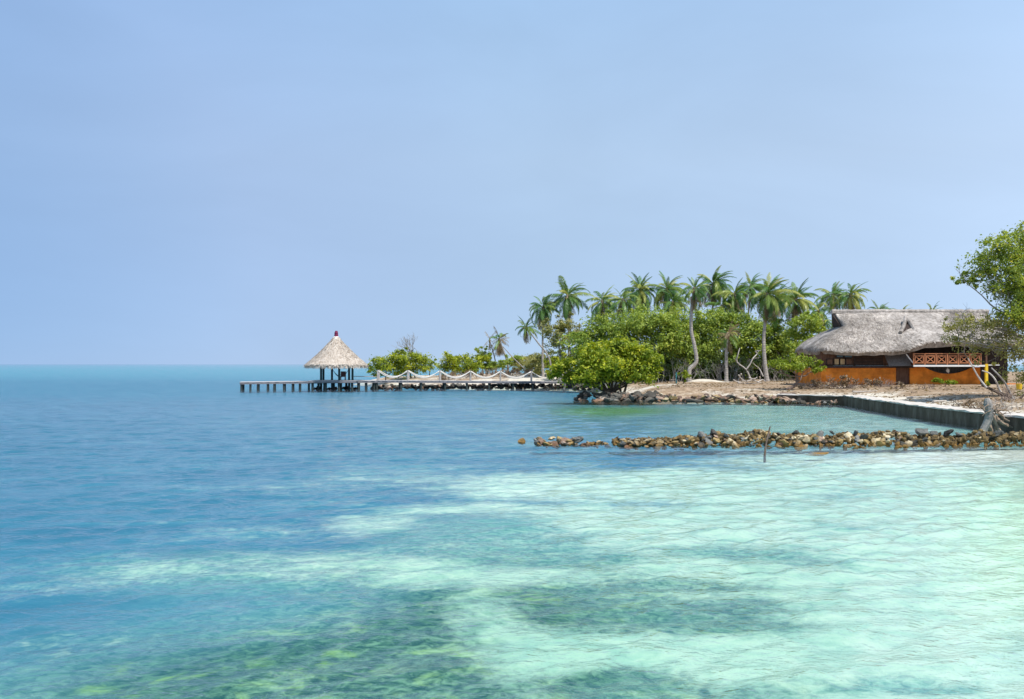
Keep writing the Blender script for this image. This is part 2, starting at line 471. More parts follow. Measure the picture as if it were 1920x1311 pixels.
def poly_dist(X, Y):
    """Signed distance to the shore: positive on land; second value: distance to the seawall line alone."""
    n = len(SH)
    inside = np.zeros(X.shape, bool)
    best = np.full(X.shape, 1e9)
    wall = np.full(X.shape, 1e9)
    for i in range(n):
        ax, ay = SH[i]; bx, by = SH[(i + 1) % n]
        dx, dy = bx - ax, by - ay
        t = np.clip(((X - ax) * dx + (Y - ay) * dy) / (dx * dx + dy * dy), 0, 1)
        d = np.hypot(X - ax - t * dx, Y - ay - t * dy)
        best = np.minimum(best, d)
        if i < len(WALL): wall = np.minimum(wall, d)
        cond = ((ay > Y) != (by > Y)) & (X < (bx - ax) * (Y - ay) / (by - ay + 1e-12) + ax)
        inside ^= cond
    return np.where(inside, best, -best), wall


def sstep(a, b, x):
    t = np.clip((x - a) / (b - a), 0, 1)
    return t * t * (3 - 2 * t)


def vnoise(X, Y, s, seed=0):
    """Smooth value noise."""
    x, y = X / s + seed * 17.3, Y / s + seed * 9.1
    xi, yi = np.floor(x).astype(np.int64), np.floor(y).astype(np.int64)
    fx, fy = x - xi, y - yi
    fx, fy = fx * fx * (3 - 2 * fx), fy * fy * (3 - 2 * fy)

    def h(a, b):
        v = np.sin(a * 127.1 + b * 311.7 + seed * 74.7) * 43758.5453
        return v - np.floor(v)
    return (h(xi, yi) * (1 - fx) + h(xi + 1, yi) * fx) * (1 - fy) + (h(xi, yi + 1) * (1 - fx) + h(xi + 1, yi + 1) * fx) * fy


def land_h(X, Y):
    X, Y = np.asarray(X, float), np.asarray(Y, float)
    d, w = poly_dist(X, Y)
    soft = -0.75 + sstep(-2.2, 7.5, d) * 1.62
    hard = np.where(d > 0.55, 0.60, -0.75)
    k = np.exp(-(w / 5.0) ** 2)
    k = np.where(w < 1.4, 1.0, k)
    h = soft * (1 - k) + hard * k
    back = sstep(8, 26, d)
    h = h + back * 0.22 + np.where(d > 1.2, 1, 0) * ((vnoise(X, Y, 2.6, 3) - 0.5) * 0.09 + (vnoise(X, Y, 7.0, 5) - 0.5) * 0.10 * sstep(2, 8, d))
    # the heap of pale sand under the palms, and a low bank behind the pier
    h = h + 0.42 * np.exp(-(((X - 20.0) / 1.9) ** 2 + ((Y - 104.0) / 2.0) ** 2))
    h = h + 0.55 * np.exp(-((Y - 136 + 0.3 * X) / 7.0) ** 2) * sstep(-14, -4, X) * (1 - sstep(6, 14, X))
    return h


def gz(x, y):
    return float(land_h(np.array([x]), np.array([y]))[0])


def base_at(px, d):
    """Ground point under photo column px at distance d."""
    x = (px - CX) / F * d
    return Vector((x, d, gz(x, d)))


# ---- the ground material: pale sand, brown litter, dry grass
gm, n, l = new_mat('sand_ground')
geo = n.new('ShaderNodeNewGeometry')
n1 = n.new('ShaderNodeTexNoise'); n1.inputs['Scale'].default_value = 0.30; n1.inputs['Detail'].default_value = 6; n1.inputs['Roughness'].default_value = 0.62
l.new(geo.outputs['Position'], n1.inputs[0])
n2 = n.new('ShaderNodeTexNoise'); n2.inputs['Scale'].default_value = 2.4; n2.inputs['Detail'].default_value = 7; n2.inputs['Roughness'].default_value = 0.7
l.new(geo.outputs['Position'], n2.inputs[0])
litter = ramp(n, [(0.25, (0.14, 0.095, 0.058)), (0.48, (0.28, 0.20, 0.128)), (0.62, (0.39, 0.285, 0.195)), (0.85, (0.51, 0.425, 0.32))])
l.new(n2.outputs['Fac'], litter.inputs[0])
sandc = ramp(n, [(0.25, (0.44, 0.39, 0.31)), (0.6, (0.61, 0.56, 0.47)), (0.85, (0.72, 0.68, 0.59))])
l.new(n2.outputs['Fac'], sandc.inputs[0])
att = n.new('ShaderNodeAttribute'); att.attribute_name = 'pale'
ad = n.new('ShaderNodeMath'); ad.operation = 'MULTIPLY_ADD'; ad.inputs[1].default_value = 1.5; ad.inputs[2].default_value = -0.75
l.new(n1.outputs['Fac'], ad.inputs[0])
ad2 = n.new('ShaderNodeMath'); ad2.operation = 'ADD'
l.new(ad.outputs[0], ad2.inputs[0]); l.new(att.outputs['Fac'], ad2.inputs[1])
st = n.new('ShaderNodeMapRange'); st.inputs[1].default_value = 0.32; st.inputs[2].default_value = 0.68; st.interpolation_type = 'SMOOTHSTEP'
l.new(ad2.outputs[0], st.inputs[0])
mx = n.new('ShaderNodeMix'); mx.data_type = 'RGBA'
l.new(st.outputs[0], mx.inputs[0]); l.new(litter.outputs[0], mx.inputs[6]); l.new(sandc.outputs[0], mx.inputs[7])
b = n.new('ShaderNodeBsdfPrincipled'); b.inputs['Roughness'].default_value = 0.95; b.inputs['Specular IOR Level'].default_value = 0.15
l.new(mx.outputs[2], b.inputs['Base Color'])
n3 = n.new('ShaderNodeTexNoise'); n3.inputs['Scale'].default_value = 5; n3.inputs['Detail'].default_value = 6
l.new(geo.outputs['Position'], n3.inputs[0])
bp = n.new('ShaderNodeBump'); bp.inputs['Strength'].default_value = 0.7; bp.inputs['Distance'].default_value = 0.12
l.new(n3.outputs['Fac'], bp.inputs['Height']); l.new(bp.outputs[0], b.inputs['Normal'])
l.new(b.outputs[0], n.new('ShaderNodeOutputMaterial').inputs[0])
M['ground'] = gm

xs = np.concatenate([np.arange(-32, 46, 0.5), np.arange(46, 152, 4.0)])
ys = np.concatenate([np.arange(6, 160, 0.6), np.arange(160, 266, 4.0)])
GX, GY = np.meshgrid(xs, ys)
GZ = land_h(GX, GY)
dd, ww = poly_dist(GX, GY)
pale = np.exp(-np.clip(ww - 1.2, 0, 99) / 2.3) * 0.9 + np.exp(-(np.abs(dd - 1.5) / 2.2) ** 2) * 0.35 * (GY > 84) + 0.30
pale = np.where((GX < 0) & (GY > 119), pale - 0.42 * sstep(119, 124, GY), pale)
pale += 0.9 * np.exp(-(((GX - 20.0) / 1.9) ** 2 + ((GY - 104.0) / 2.2) ** 2)) + 0.55 * (GY > 112) * sstep(0, 3, dd) * (GX < 14) + 0.3 * np.exp(-((GY - 97) / 2.0) ** 2) * (GX > 8) * (GX < 19)
nx, ny = len(xs), len(ys)
ii = np.arange(nx * ny).reshape(ny, nx)
quads = np.stack([ii[:-1, :-1], ii[:-1, 1:], ii[1:, 1:], ii[1:, :-1]], -1).reshape(-1, 4)
zq = GZ.ravel()[quads].max(1)
quads = quads[zq > -0.5]
tag(link('sandy_ground', np_mesh('sandy_ground', np.stack([GX.ravel(), GY.ravel(), GZ.ravel()], 1), quads, M['ground'], {'pale': pale.ravel()}, True)), kind='structure')

# ------------------------------------------------------------------ sea bed (sand, seagrass, deep water floor) and water surface
bed_m, n, l = new_mat('sea_bed')
geo = n.new('ShaderNodeNewGeometry')


def attr(nm):
    a = n.new('ShaderNodeAttribute'); a.attribute_name = nm
    return a.outputs['Fac']


def nz(scale, detail=5, rough=0.6, dist=0.0, stretch=None):
    src = geo.outputs['Position']
    if stretch:
        mp = n.new('ShaderNodeMapping'); mp.inputs['Scale'].default_value = stretch
        l.new(src, mp.inputs[0]); src = mp.outputs[0]
    t = n.new('ShaderNodeTexNoise'); t.inputs['Scale'].default_value = scale; t.inputs['Detail'].default_value = detail
    t.inputs['Roughness'].default_value = rough; t.inputs['Distortion'].default_value = dist
    l.new(src, t.inputs[0])
    return t.outputs['Fac']


def mth(op, a, b, c=None):
    m_ = n.new('ShaderNodeMath'); m_.operation = op
    for k, v in enumerate((a, b, c)):
        if v is None: continue
        if isinstance(v, (int, float)): m_.inputs[k].default_value = v
        else: l.new(v, m_.inputs[k])
    return m_.outputs[0]


def mrange(v, a, b, c=0.0, d=1.0):
    m_ = n.new('ShaderNodeMapRange'); m_.interpolation_type = 'SMOOTHSTEP'
    l.new(v, m_.inputs[0])
    for k, x in enumerate((a, b, c, d)): m_.inputs[k + 1].default_value = x
    return m_.outputs[0]


def cmix(f, a, b):
    m_ = n.new('ShaderNodeMix'); m_.data_type = 'RGBA'
    if isinstance(f, (int, float)): m_.inputs[0].default_value = f
    else: l.new(f, m_.inputs[0])
    for k, v in ((6, a), (7, b)):
        if isinstance(v, tuple): m_.inputs[k].default_value = (*v, 1)
        else: l.new(v, m_.inputs[k])
    return m_.outputs[2]


n_big = nz(0.45, 5, 0.6, 0.4, (0.7, 1.0, 1))
n_mid = nz(1.6, 5, 0.65, 0.6)
n_fine = nz(6.0, 5, 0.7, 0.8)
sandf = mth('ADD', attr('sand'), mth('MULTIPLY_ADD', n_big, 1.0, -0.5))
sandf = mth('ADD', sandf, mth('MULTIPLY_ADD', n_mid, 0.95, -0.475))
sandf = mth('ADD', sandf, mth('MULTIPLY_ADD', n_fine, 0.85, -0.425))
sandf = mrange(sandf, 0.08, 0.98)
sand_col = cmix(mrange(n_mid, 0.3, 0.7), (0.375, 0.53, 0.43), (0.52, 0.61, 0.505))
sand_col = cmix(mth('MULTIPLY', attr('green'), 0.8), sand_col, cmix(mrange(n_mid, 0.3, 0.7), (0.25, 0.455, 0.345), (0.385, 0.55, 0.405)))
sand_col = cmix(attr('lime'), sand_col, (0.62, 0.82, 0.46))
sand_col = cmix(mth('MULTIPLY', attr('pale'), 1.0), sand_col, (0.74, 0.80, 0.70))
grass_near = cmix(mrange(n_fine, 0.35, 0.7), (0.10, 0.25, 0.245), (0.25, 0.46, 0.38))
grass_near = cmix(attr('green'), grass_near, cmix(mrange(n_fine, 0.35, 0.7), (0.022, 0.085, 0.085), (0.11, 0.24, 0.16)))
grass_near = cmix(mth('MULTIPLY', mrange(n_mid, 0.50, 0.72), attr('green')), grass_near, (0.20, 0.36, 0.13))
deep_col = cmix(mrange(n_big, 0.3, 0.7), (0.032, 0.145, 0.235), (0.052, 0.195, 0.29))
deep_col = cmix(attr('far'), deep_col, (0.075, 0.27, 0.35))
base = cmix(attr('deep'), grass_near, deep_col)
colr = cmix(sandf, base, sand_col)
colr = cmix(attr('weed'), colr, (0.085, 0.24, 0.075))
colr = cmix(attr('beach'), colr, cmix(mrange(n_fine, 0.3, 0.7), (0.60, 0.56, 0.48), (0.70, 0.66, 0.58)))
b = n.new('ShaderNodeBsdfPrincipled'); b.inputs['Roughness'].default_value = 0.9; b.inputs['Specular IOR Level'].default_value = 0.0
l.new(colr, b.inputs['Base Color'])
bp = n.new('ShaderNodeBump'); bp.inputs['Strength'].default_value = 0.35; bp.inputs['Distance'].default_value = 0.10
l.new(n_fine, bp.inputs['Height']); l.new(bp.outputs[0], b.inputs['Normal'])
l.new(b.outputs[0], n.new('ShaderNodeOutputMaterial').inputs[0])

yr = np.concatenate([np.arange(-8, 6, 0.5), np.arange(6, 14, 0.07), 14 * np.exp(np.linspace(0, math.log(300 / 14), 240)), 300 * np.exp(np.linspace(0.05, math.log(30000 / 300), 40))])
ur = np.linspace(-1.5, 1.5, 380)
U, YY = np.meshgrid(ur, yr)
XX = U * (np.abs(YY) + 6)
BD = 0.16                                   # nominal depth, used to find where a patch seen in the photo lies on the bottom
yc = np.maximum(YY, 3.0)
PX = CX + F * XX / yc
PY = HY + F * (CH + BD) / yc


def blob(px, py, rx, ry, k=1.0, p=2.0):
    return k * np.exp(-(((PX - px) / rx) ** 2 + ((PY - py) / ry) ** 2) ** (p / 2))


sand = np.zeros_like(PX)
for a in [(1500, 905, 560, 50, 1.15, 4), (1120, 905, 400, 32, 0.95, 3), (800, 890, 230, 20, 0.5, 2), (600, 905, 190, 18, 0.30), (1600, 1010, 520, 150, 1.2, 4), (1180, 965, 260, 45, 0.95, 3), (1750, 1180, 420, 230, 1.25, 4),
          (1240, 1235, 440, 74, 1.05, 4), (900, 1150, 150, 90, 0.9, 3), (960, 1088, 230, 34, 0.9, 3), (640, 1055, 340, 36, 0.68, 2), (820, 1078, 200, 40, 0.85, 2.5), (330, 1060, 210, 32, 0.52), (715, 972, 120, 26, 0.72, 3), (900, 945, 200, 22, 0.75, 2),
          (985, 1235, 110, 90, 0.85, 3), (500, 985, 220, 26, 0.25), (150, 1085, 190, 24, 0.27), (1450, 778, 150, 14, 0.5, 3), (1350, 790, 250, 18, 0.35), (1560, 800, 260, 22, 0.45), (1640, 860, 330, 24, 0.9, 3), (120, 1190, 160, 34, 0.28)]:
    sand = np.maximum(sand, blob(*a))
sand = np.maximum(sand, 0.33 * sstep(380, 850, PX) * sstep(845, 890, PY) * (1 - sstep(1090, 1140, PY)))
sand = np.minimum(sand, 0.98)
for a in [(905, 1010, 175, 36, 0.80, 4), (1090, 1050, 150, 12, 0.55, 3), (1320, 1036, 100, 14, 0.6), (1450, 1046, 110, 17, 0.6), (1530, 1062, 60, 9, 0.4), (1010, 1108, 90, 16, 0.62), (1120, 1128, 110, 18, 0.66), (1050, 1155, 100, 16, 0.55), (1235, 1150, 120, 17, 0.62), (1330, 1178, 100, 16, 0.58), (1440, 1138, 100, 22, 0.62), (1480, 1172, 70, 13, 0.5), (1270, 1098, 120, 12, 0.55), (1160, 1185, 80, 9, 0.45), (1380, 1105, 80, 10, 0.4), (1560, 1110, 60, 8, 0.3), (1590, 928, 70, 13, 0.60),
          (1585, 986, 60, 12, 0.58), (1230, 938, 90, 8, 0.42), (1480, 945, 60, 5, 0.25), (730, 922, 90, 11, 0.4), (1175, 1283, 140, 26, 0.85, 3), (1650, 1292, 150, 22, 0.72), (1780, 1300, 80, 12, 0.45), (640, 1165, 190, 60, 0.75, 3), (520, 1115, 250, 24, 0.5), (760, 1250, 140, 64, 0.7, 3), (1380, 874, 80, 7, 0.5), (1590, 851, 60, 5, 0.5), (1180, 866, 160, 6, 0.45)]:
    sand = sand - blob(*a)
deep = 1 - sstep(960, 1230, PY + 0.22 * (PX - 700))
deep = np.clip(deep * (1 - 0.75 * np.clip(blob(1250, 1120, 420, 130, 1.0, 4), 0, 1)), 0, 1)
deep = deep * (1 - 0.7 * blob(480, 1062, 360, 40, 1.0, 3))
deep = np.where(YY < 3, 0, deep) * (1 - 0.75 * blob(905, 1010, 210, 60, 1.0, 4))
sand = np.maximum(sand, 0.20 * sstep(250, 800, PX) * sstep(725, 760, PY))
inlet = sstep(1180, 1420, PX) * sstep(735, 752, PY) * (1 - sstep(800, 850, PY))
sand = np.maximum(sand, 0.42 * inlet)
deep = deep * (1 - 0.8 * inlet)
green = np.clip(blob(420, 1290, 420, 110, 1.0, 3) + blob(780, 1240, 330, 110, 0.75, 3) + blob(1080, 1260, 420, 110, 0.65, 3) + blob(1250, 1120, 330, 90, 0.35) + blob(880, 1110, 260, 70, 0.7), 0, 1)
green = np.maximum(green, 0.62 * sstep(985, 1110, PY) * sstep(500, 700, PX) * (1 - sstep(1420, 1700, PX)))
lime = 0.42 * sstep(0.40, 0.53, XX / yc) * sstep(870, 930, PY) * (1 - sstep(1080, 1250, PY))
weed = np.clip(blob(1150, 767, 120, 8, 1.0, 3) + blob(1120, 778, 80, 8, 0.35), 0, 1)
shore_u = XX / yc
near = (1 - sstep(31, 37.5, YY)) * sstep(2, 5, YY)
beach = sstep(0.52, 0.60, shore_u) * near
beach = np.maximum(beach, blob(1890, 853, 280, 18, 1.4, 2) * near)
palea = np.clip(sstep(0.36, 0.53, shore_u) * near * 0.20 + blob(1780, 858, 190, 22, 0.65, 3) + blob(1000, 905, 220, 30, 0.25), 0, 1)
bz = -(0.17 + 0.14 * deep) + 0.04 * np.clip(sand, 0, 1)
bz = bz + (0.17 * sstep(0.48, 0.62, shore_u)) * near
bz = bz + 0.17 * blob(1960, 852, 190, 15, 1.0, 2) * near
bz = np.where(YY > 200, -0.6, bz) + (vnoise(XX, YY, 1.3, 2) - 0.5) * 0.05
nyb, nxb = PX.shape
ii = np.arange(nyb * nxb).reshape(nyb, nxb)
quads = np.stack([ii[:-1, :-1], ii[:-1, 1:], ii[1:, 1:], ii[1:, :-1]], -1).reshape(-1, 4)
bed = np_mesh('sea_bed', np.stack([XX.ravel(), YY.ravel(), bz.ravel()], 1), quads, bed_m,
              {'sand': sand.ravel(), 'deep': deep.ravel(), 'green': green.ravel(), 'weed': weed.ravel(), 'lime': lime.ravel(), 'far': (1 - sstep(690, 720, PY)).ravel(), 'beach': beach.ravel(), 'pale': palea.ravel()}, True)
tag(link('sea_bed', bed), kind='structure')

# water: clear, faintly tinted, reflecting by angle off a rippled surface
wm, n, l = new_mat('sea_water')
geo = n.new('ShaderNodeNewGeometry')
w1 = nz(0.42, 3, 0.5, 0.5, (0.55, 1.25, 1))
w2 = nz(1.9, 4, 0.55, 0.35, (0.62, 1.25, 1))
w3 = nz(9.0, 3, 0.55, 0.2, (0.75, 1.05, 1))
hgt = mth('MULTIPLY', w1, 0.06)
hgt = mth('MULTIPLY_ADD', w2, 0.05, hgt)
hgt = mth('MULTIPLY_ADD', w3, 0.034, hgt)
hgt = mth('MULTIPLY', hgt, mth('MULTIPLY_ADD', attr('chop'), 1.6, 1.0))
bp = n.new('ShaderNodeBump'); bp.inputs['Strength'].default_value = 1.0; bp.inputs['Distance'].default_value = 1.0
l.new(hgt, bp.inputs['Height'])
fr = n.new('ShaderNodeFresnel')
l.new(mth('MULTIPLY_ADD', geo.outputs['Backfacing'], 1 / 1.33 - 1.33, 1.33), fr.inputs['IOR'])
l.new(bp.outputs[0], fr.inputs['Normal'])
tr = n.new('ShaderNodeBsdfTransparent'); tr.inputs[0].default_value = (0.90, 0.985, 0.975, 1)
gl = n.new('ShaderNodeBsdfGlossy'); gl.inputs['Roughness'].default_value = 0.10
gl.inputs['Color'].default_value = (0.95, 0.95, 0.95, 1)
l.new(bp.outputs[0], gl.inputs['Normal'])
mx = n.new('ShaderNodeMixShader')
l.new(fr.outputs[0], mx.inputs[0]); l.new(tr.outputs[0], mx.inputs[1]); l.new(gl.outputs[0], mx.inputs[2])
l.new(mx.outputs[0], n.new('ShaderNodeOutputMaterial').inputs[0])
yw = np.concatenate([np.arange(-8, 5.5, 1.0), 5.5 * np.exp(np.linspace(0, math.log(110 / 5.5), 860)), 110 * np.exp(np.linspace(0.03, math.log(29500 / 110), 50))])
uw = np.concatenate([np.linspace(-1.5, -0.66, 24), np.linspace(-0.63, 0.63, 760), np.linspace(0.66, 1.5, 24)])
UU, YW = np.meshgrid(uw, yw)
XW = UU * np.maximum(np.abs(YW), 5.0)
dyr = np.gradient(yw)[:, None] * np.ones_like(UU)
ZW = np.zeros_like(XW)
wr = np.random.default_rng(5)
for k in range(46):
    lam = 0.20 * (1.7 / 0.20) ** (k / 45)
    th = R(-28) + wr.normal(0, R(24))                     # mostly one heading, as wind chop has
    kx, ky = math.sin(-th), -math.cos(th)
    kn = 2 * math.pi / lam
    amp = 0.043 * lam / (2 * math.pi) * (1.2 if 0.3 < lam < 1.0 else 0.65)
    ph_ = kn * (kx * XW + ky * YW) + wr.uniform(0, 6.28) + 0.9 * np.sin(0.11 * (XW * ky - YW * kx) + k)
    lod = sstep(2.2, 4.5, lam / dyr)
    sn = np.sin(ph_)
    ZW += amp * lod * (sn + 0.28 * (sn * sn - 0.5))
grp = 0.72 + 0.45 * vnoise(XW, YW, 6.0, 4) * vnoise(XW, YW, 2.3, 6) * 1.5
calm = 1 - 0.55 * sstep(34, 38, YW) * sstep(2, 7, XW)
shal = 1 - 0.85 * sstep(0.47, 0.56, XW / np.maximum(YW, 3)) * (1 - sstep(33, 38, YW))
ZW *= grp * calm * shal * (1 - sstep(75, 105, YW)) * sstep(3, 6, YW)
ii = np.arange(UU.size).reshape(UU.shape)
quads = np.stack([ii[:-1, :-1], ii[:-1, 1:], ii[1:, 1:], ii[1:, :-1]], -1).reshape(-1, 4)
tag(link('sea_water', np_mesh('sea_water', np.stack([XW.ravel(), YW.ravel(), ZW.ravel()], 1), quads, wm, {'chop': sstep(55, 110, YW).ravel()}, True)), kind='structure')

# ------------------------------------------------------------------ seawall
def offset_line(pts, off):
    out = []
    for i, p in enumerate(pts):
        a = Vector(pts[max(i - 1, 0)]); b_ = Vector(pts[min(i + 1, len(pts) - 1)])
        t = (b_ - a).normalized()
        out.append((p[0] + t.y * off, p[1] - t.x * off))
    return out


def wall_strip(pts, w, z0, z1, mat, name, parent, step=1.0, wob=0.0, front=0.0):
    pts = [Vector((p[0], p[1])) for p in pts]
    line = []
    for a, b_ in zip(pts[:-1], pts[1:]):
        k = max(1, int((b_ - a).length / step))
        line += [a.lerp(b_, i / k) for i in range(k)]
    line.append(pts[-1])
    line = [(p.x, p.y) for p in line]
    f, bk = offset_line(line, front), offset_line(line, w)
    v, fs = [], []
    for i in range(len(line)):
        j = lambda: random.uniform(-wob, wob)
        v += [(f[i][0] + j(), f[i][1] + j(), z0), (f[i][0] + j(), f[i][1] + j(), z1 + j()), (bk[i][0], bk[i][1], z1 + j()), (bk[i][0], bk[i][1], z0)]
    for i in range(len(line) - 1):
        a, c = i * 4, i * 4 + 4
        for k in range(4):
            k2 = (k + 1) % 4
            fs.append((a + k, c + k, c + k2, a + k2))
    fs += [(0, 1, 2, 3), tuple(len(v) - 4 + k for k in (3, 2, 1, 0))]
    mb = MB().add(v, fs)
    return mb.build(name, mat, parent)


sw = thing('seawall', 'low dark concrete seawall with pale top running along the inlet', 'seawall', (21, 50, 0))
wline = WALL + [(19.2, 72.2)]
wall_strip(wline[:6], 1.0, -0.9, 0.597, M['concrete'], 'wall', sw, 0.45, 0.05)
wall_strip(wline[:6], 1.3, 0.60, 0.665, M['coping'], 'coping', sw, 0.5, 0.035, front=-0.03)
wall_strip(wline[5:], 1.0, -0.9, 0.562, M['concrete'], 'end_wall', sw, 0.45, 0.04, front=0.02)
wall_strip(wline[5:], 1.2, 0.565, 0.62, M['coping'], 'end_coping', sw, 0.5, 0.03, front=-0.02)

# ------------------------------------------------------------------ rocks
def rock_mesh(name, mat, seed, sub=2, flat=0.75):
    bm = bmesh.new()
    bmesh.ops.create_icosphere(bm, subdivisions=sub, radius=1.0)
    off = Vector((seed * 3.7, seed * 1.3, seed * 2.1))
    for v in bm.verts:
        c = v.co.copy()
        k = 1 + 0.50 * noise.noise(c * 1.2 + off) + 0.34 * noise.noise(c * 2.8 + off) + 0.22 * noise.noise(c * 6 + off)
        # a few planar breaks
        for j in range(5):
            nrm = Vector((math.sin(seed * 5 + j * 2.4), math.cos(seed * 3 + j * 1.9), math.sin(seed + j * 4.1))).normalized()
            s_ = c.dot(nrm) * k
            if s_ > 0.5: k *= 0.5 / s_ * 0.88 + 0.12
        v.co = Vector((c.x * k, c.y * k, c.z * k * flat))
    me = bpy.data.meshes.new(name)
    bm.to_mesh(me); bm.free()
    me.materials.append(mat)
    return me


ROCKS = {k: [rock_mesh('rock', M['rock_' + k], 1 + i + 10 * j, 2, 0.62 + 0.07 * (i % 4)) for i in range(6)] for j, k in enumerate(('tan', 'dark', 'grey', 'red'))}
JAG = [rock_mesh('rock', M['rock_tan'], 50 + i, 2, 0.8) for i in range(3)]


def put_rock(parent, p, r, kinds, rr=random):
    me = rr.choice(ROCKS[rr.choice(kinds)])
    org = parent_org(parent)
    return link('rock', me, parent, Vector(p) - org, (rr.uniform(-0.5, 0.5), rr.uniform(-0.5, 0.5), rr.uniform(0, 6.28)), (r * rr.uniform(0.8, 1.3), r * rr.uniform(0.8, 1.15), r * rr.uniform(0.75, 1.05)))


def heap(parent, axis, count, width, height_fn, rmin, rmax, kinds, seed):
    """Stones heaped round an axis line of (x, y) points; height_fn(t) is the crest height."""
    rr = random.Random(seed)
    L = [Vector(p) for p in axis]
    seg = [(L[i + 1] - L[i]).length for i in range(len(L) - 1)]
    tot = sum(seg)
    for k in range(count):
        t = (k + rr.random()) / count
        q = t * tot
        i = 0
        while i < len(seg) - 1 and q > seg[i]:
            q -= seg[i]; i += 1
        p = L[i].lerp(L[i + 1], min(1, q / seg[i]))
        tg = (L[i + 1] - L[i]).normalized()
        s_ = rr.uniform(-1, 1)
        if rr.random() < 0.5: s_ = rr.uniform(-1, -0.3)
        hc = height_fn(t)
        w = width * (0.45 + 0.55 * min(1, hc / 0.42))
        off = s_ * w / 2
        r = (rmin + (rmax - rmin) * rr.random() ** 1.7 * 1.35) * (0.75 + 0.25 * min(1, hc / 0.4))
        z = hc * (1 - abs(s_) ** 2.2) - r * 0.30
        put_rock(parent, (p.x - tg.y * off, p.y + tg.x * off, z + rr.uniform(-0.04, 0.05)), r, kinds, rr)


bw = thing('rock_breakwater', 'long low breakwater of tan and brown stones running across the shallows', 'breakwater', (11, 34.2, 0), 'stone breakwater pieces')


def bw_h(t):
    if t < 0.10: return 0.20
    if t < 0.16: return 0.16 + (t - 0.10) * 2.6
    return 0.37 + 0.06 * math.sin(t * 23) + 0.05 * math.sin(t * 61)


heap(bw, [(3.65, 34.3), (8, 34.6), (13, 34.6), (18.5, 35.2)], 290, 1.5, bw_h, 0.085, 0.19, ['tan'] * 9 + ['dark', 'grey', 'grey', 'red'], 3)
rb = MB()
rr = random.Random(4)
for k in range(1300):
    t_ = rr.random()
    x = 3.5 + 15.0 * t_
    hc = bw_h(t_)
    q_ = rr.uniform(-1, 1)
    y = 34.6 + q_ * 0.75 * (0.5 + min(1, hc))
    r_ = rr.uniform(0.05, 0.13)
    me_ = ROCKS['tan'][rr.randrange(6)]
    mt = Matrix.Translation((x, y, max(-0.05, hc * (1 - abs(q_) ** 2.2) - rr.uniform(0, 0.12)))) @ Euler((rr.uniform(0, 6), rr.uniform(0, 6), 0)).to_matrix().to_4x4() @ Matrix.Scale(r_, 4)
    rb.add([mt @ v.co for v in me_.vertices], [tuple(p.vertices) for p in me_.polygons])
tag(rb.build('rubble', M['rock_tan'], bw), kind='stuff')
rr = random.Random(5)
for px, py, w in [(1338, 808, 22), (1316, 812, 18), (1290, 822, 30), (1410, 810, 16), (1492, 807, 15), (1537, 812, 30), (1560, 808, 14), (1605, 808, 18), (1643, 809, 13), (1686, 808, 14), (1727, 807, 30), (1752, 810, 22), (1778, 808, 24), (1797, 812, 18), (1540, 822, 24), (1830, 814, 26), (1870, 812, 30), (1905, 816, 22), (1460, 820, 20), (1640, 818, 16), (1885, 826, 20)]:
    p = at(px, py + 3, 34.5)
    put_rock(bw, p, w * 34.5 / F * 0.46, ['grey', 'grey', 'dark', 'grey'] if py < 816 else ['grey', 'tan'], rr)

b2 = thing('rock_breakwater', 'low broken patch of rust brown stones left of the gap in the breakwater', 'breakwater', (1.9, 34.4, 0), 'stone breakwater pieces')
heap(b2, [(0.75, 34.3), (1.6, 34.4), (2.3, 34.4), (3.25, 34.6)], 52, 1.0, lambda t: 0.26 if t < 0.55 else (0.30 if t < 0.66 else 0.10), 0.10, 0.20, ['tan', 'tan', 'tan', 'red', 'grey'], 9)
so = bpy.data.objects.new('rock', JAG[0]); col.objects.link(so)
so.location = on(978, 829, 0.04); so.scale = (0.17, 0.15, 0.16)
tag(so, 'lone small brown rock at the far left tip of the breakwater', 'rock')
so2 = bpy.data.objects.new('rock', ROCKS['tan'][2]); col.objects.link(so2)
so2.location = on(1534, 851, -0.02); so2.scale = (0.42, 0.2, 0.08)
tag(so2, 'flat pale stone just breaking the water in front of the breakwater', 'rock')

# shore ledge under the mangrove, dark at its tip and reddish towards the wall
sr = thing('rocky_shore', 'ledge of dark and reddish rocks along the shore beneath the mangrove', 'rocky ledge', (12, 76, 0))
heap(sr, [(5.7, 77.4), (6.4, 76.2), (8.5, 75.7), (11, 75.6)], 110, 2.2, lambda t: 0.62, 0.20, 0.42, ['dark', 'dark', 'grey', 'dark', 'red'], 12)
heap(sr, [(10.5, 75.7), (14, 75.0), (17, 73.6), (20.2, 71.6)], 150, 1.5, lambda t: 0.46 + 0.1 * math.sin(t * 17), 0.16, 0.36, ['red', 'red', 'tan', 'dark'], 13)
for px, py, w in [(1385, 746, 46), (1340, 747, 40), (1410, 748, 44), (1300, 748, 34), (1452, 748, 22)]:
    p = on(px, py + 4, 0.10)
    o = put_rock(sr, p, w * 0.022, ['red', 'red', 'dark'], rr)
    o.scale = (w * 0.024, 0.7, 0.30)
    o.rotation_euler = (0, 0, rr.uniform(-0.2, 0.2))
wc = thing('rock_pile', 'jumbled dark stones at the foot of the seawall corner', 'rock pile', (21, 71, 0))
heap(wc, [(19.2, 71.6), (21.0, 70.2), (22.3, 68.2)], 46, 0.9, lambda t: 0.22 + 0.1 * math.sin(t * 9), 0.12, 0.30, ['grey', 'dark', 'red'], 21)
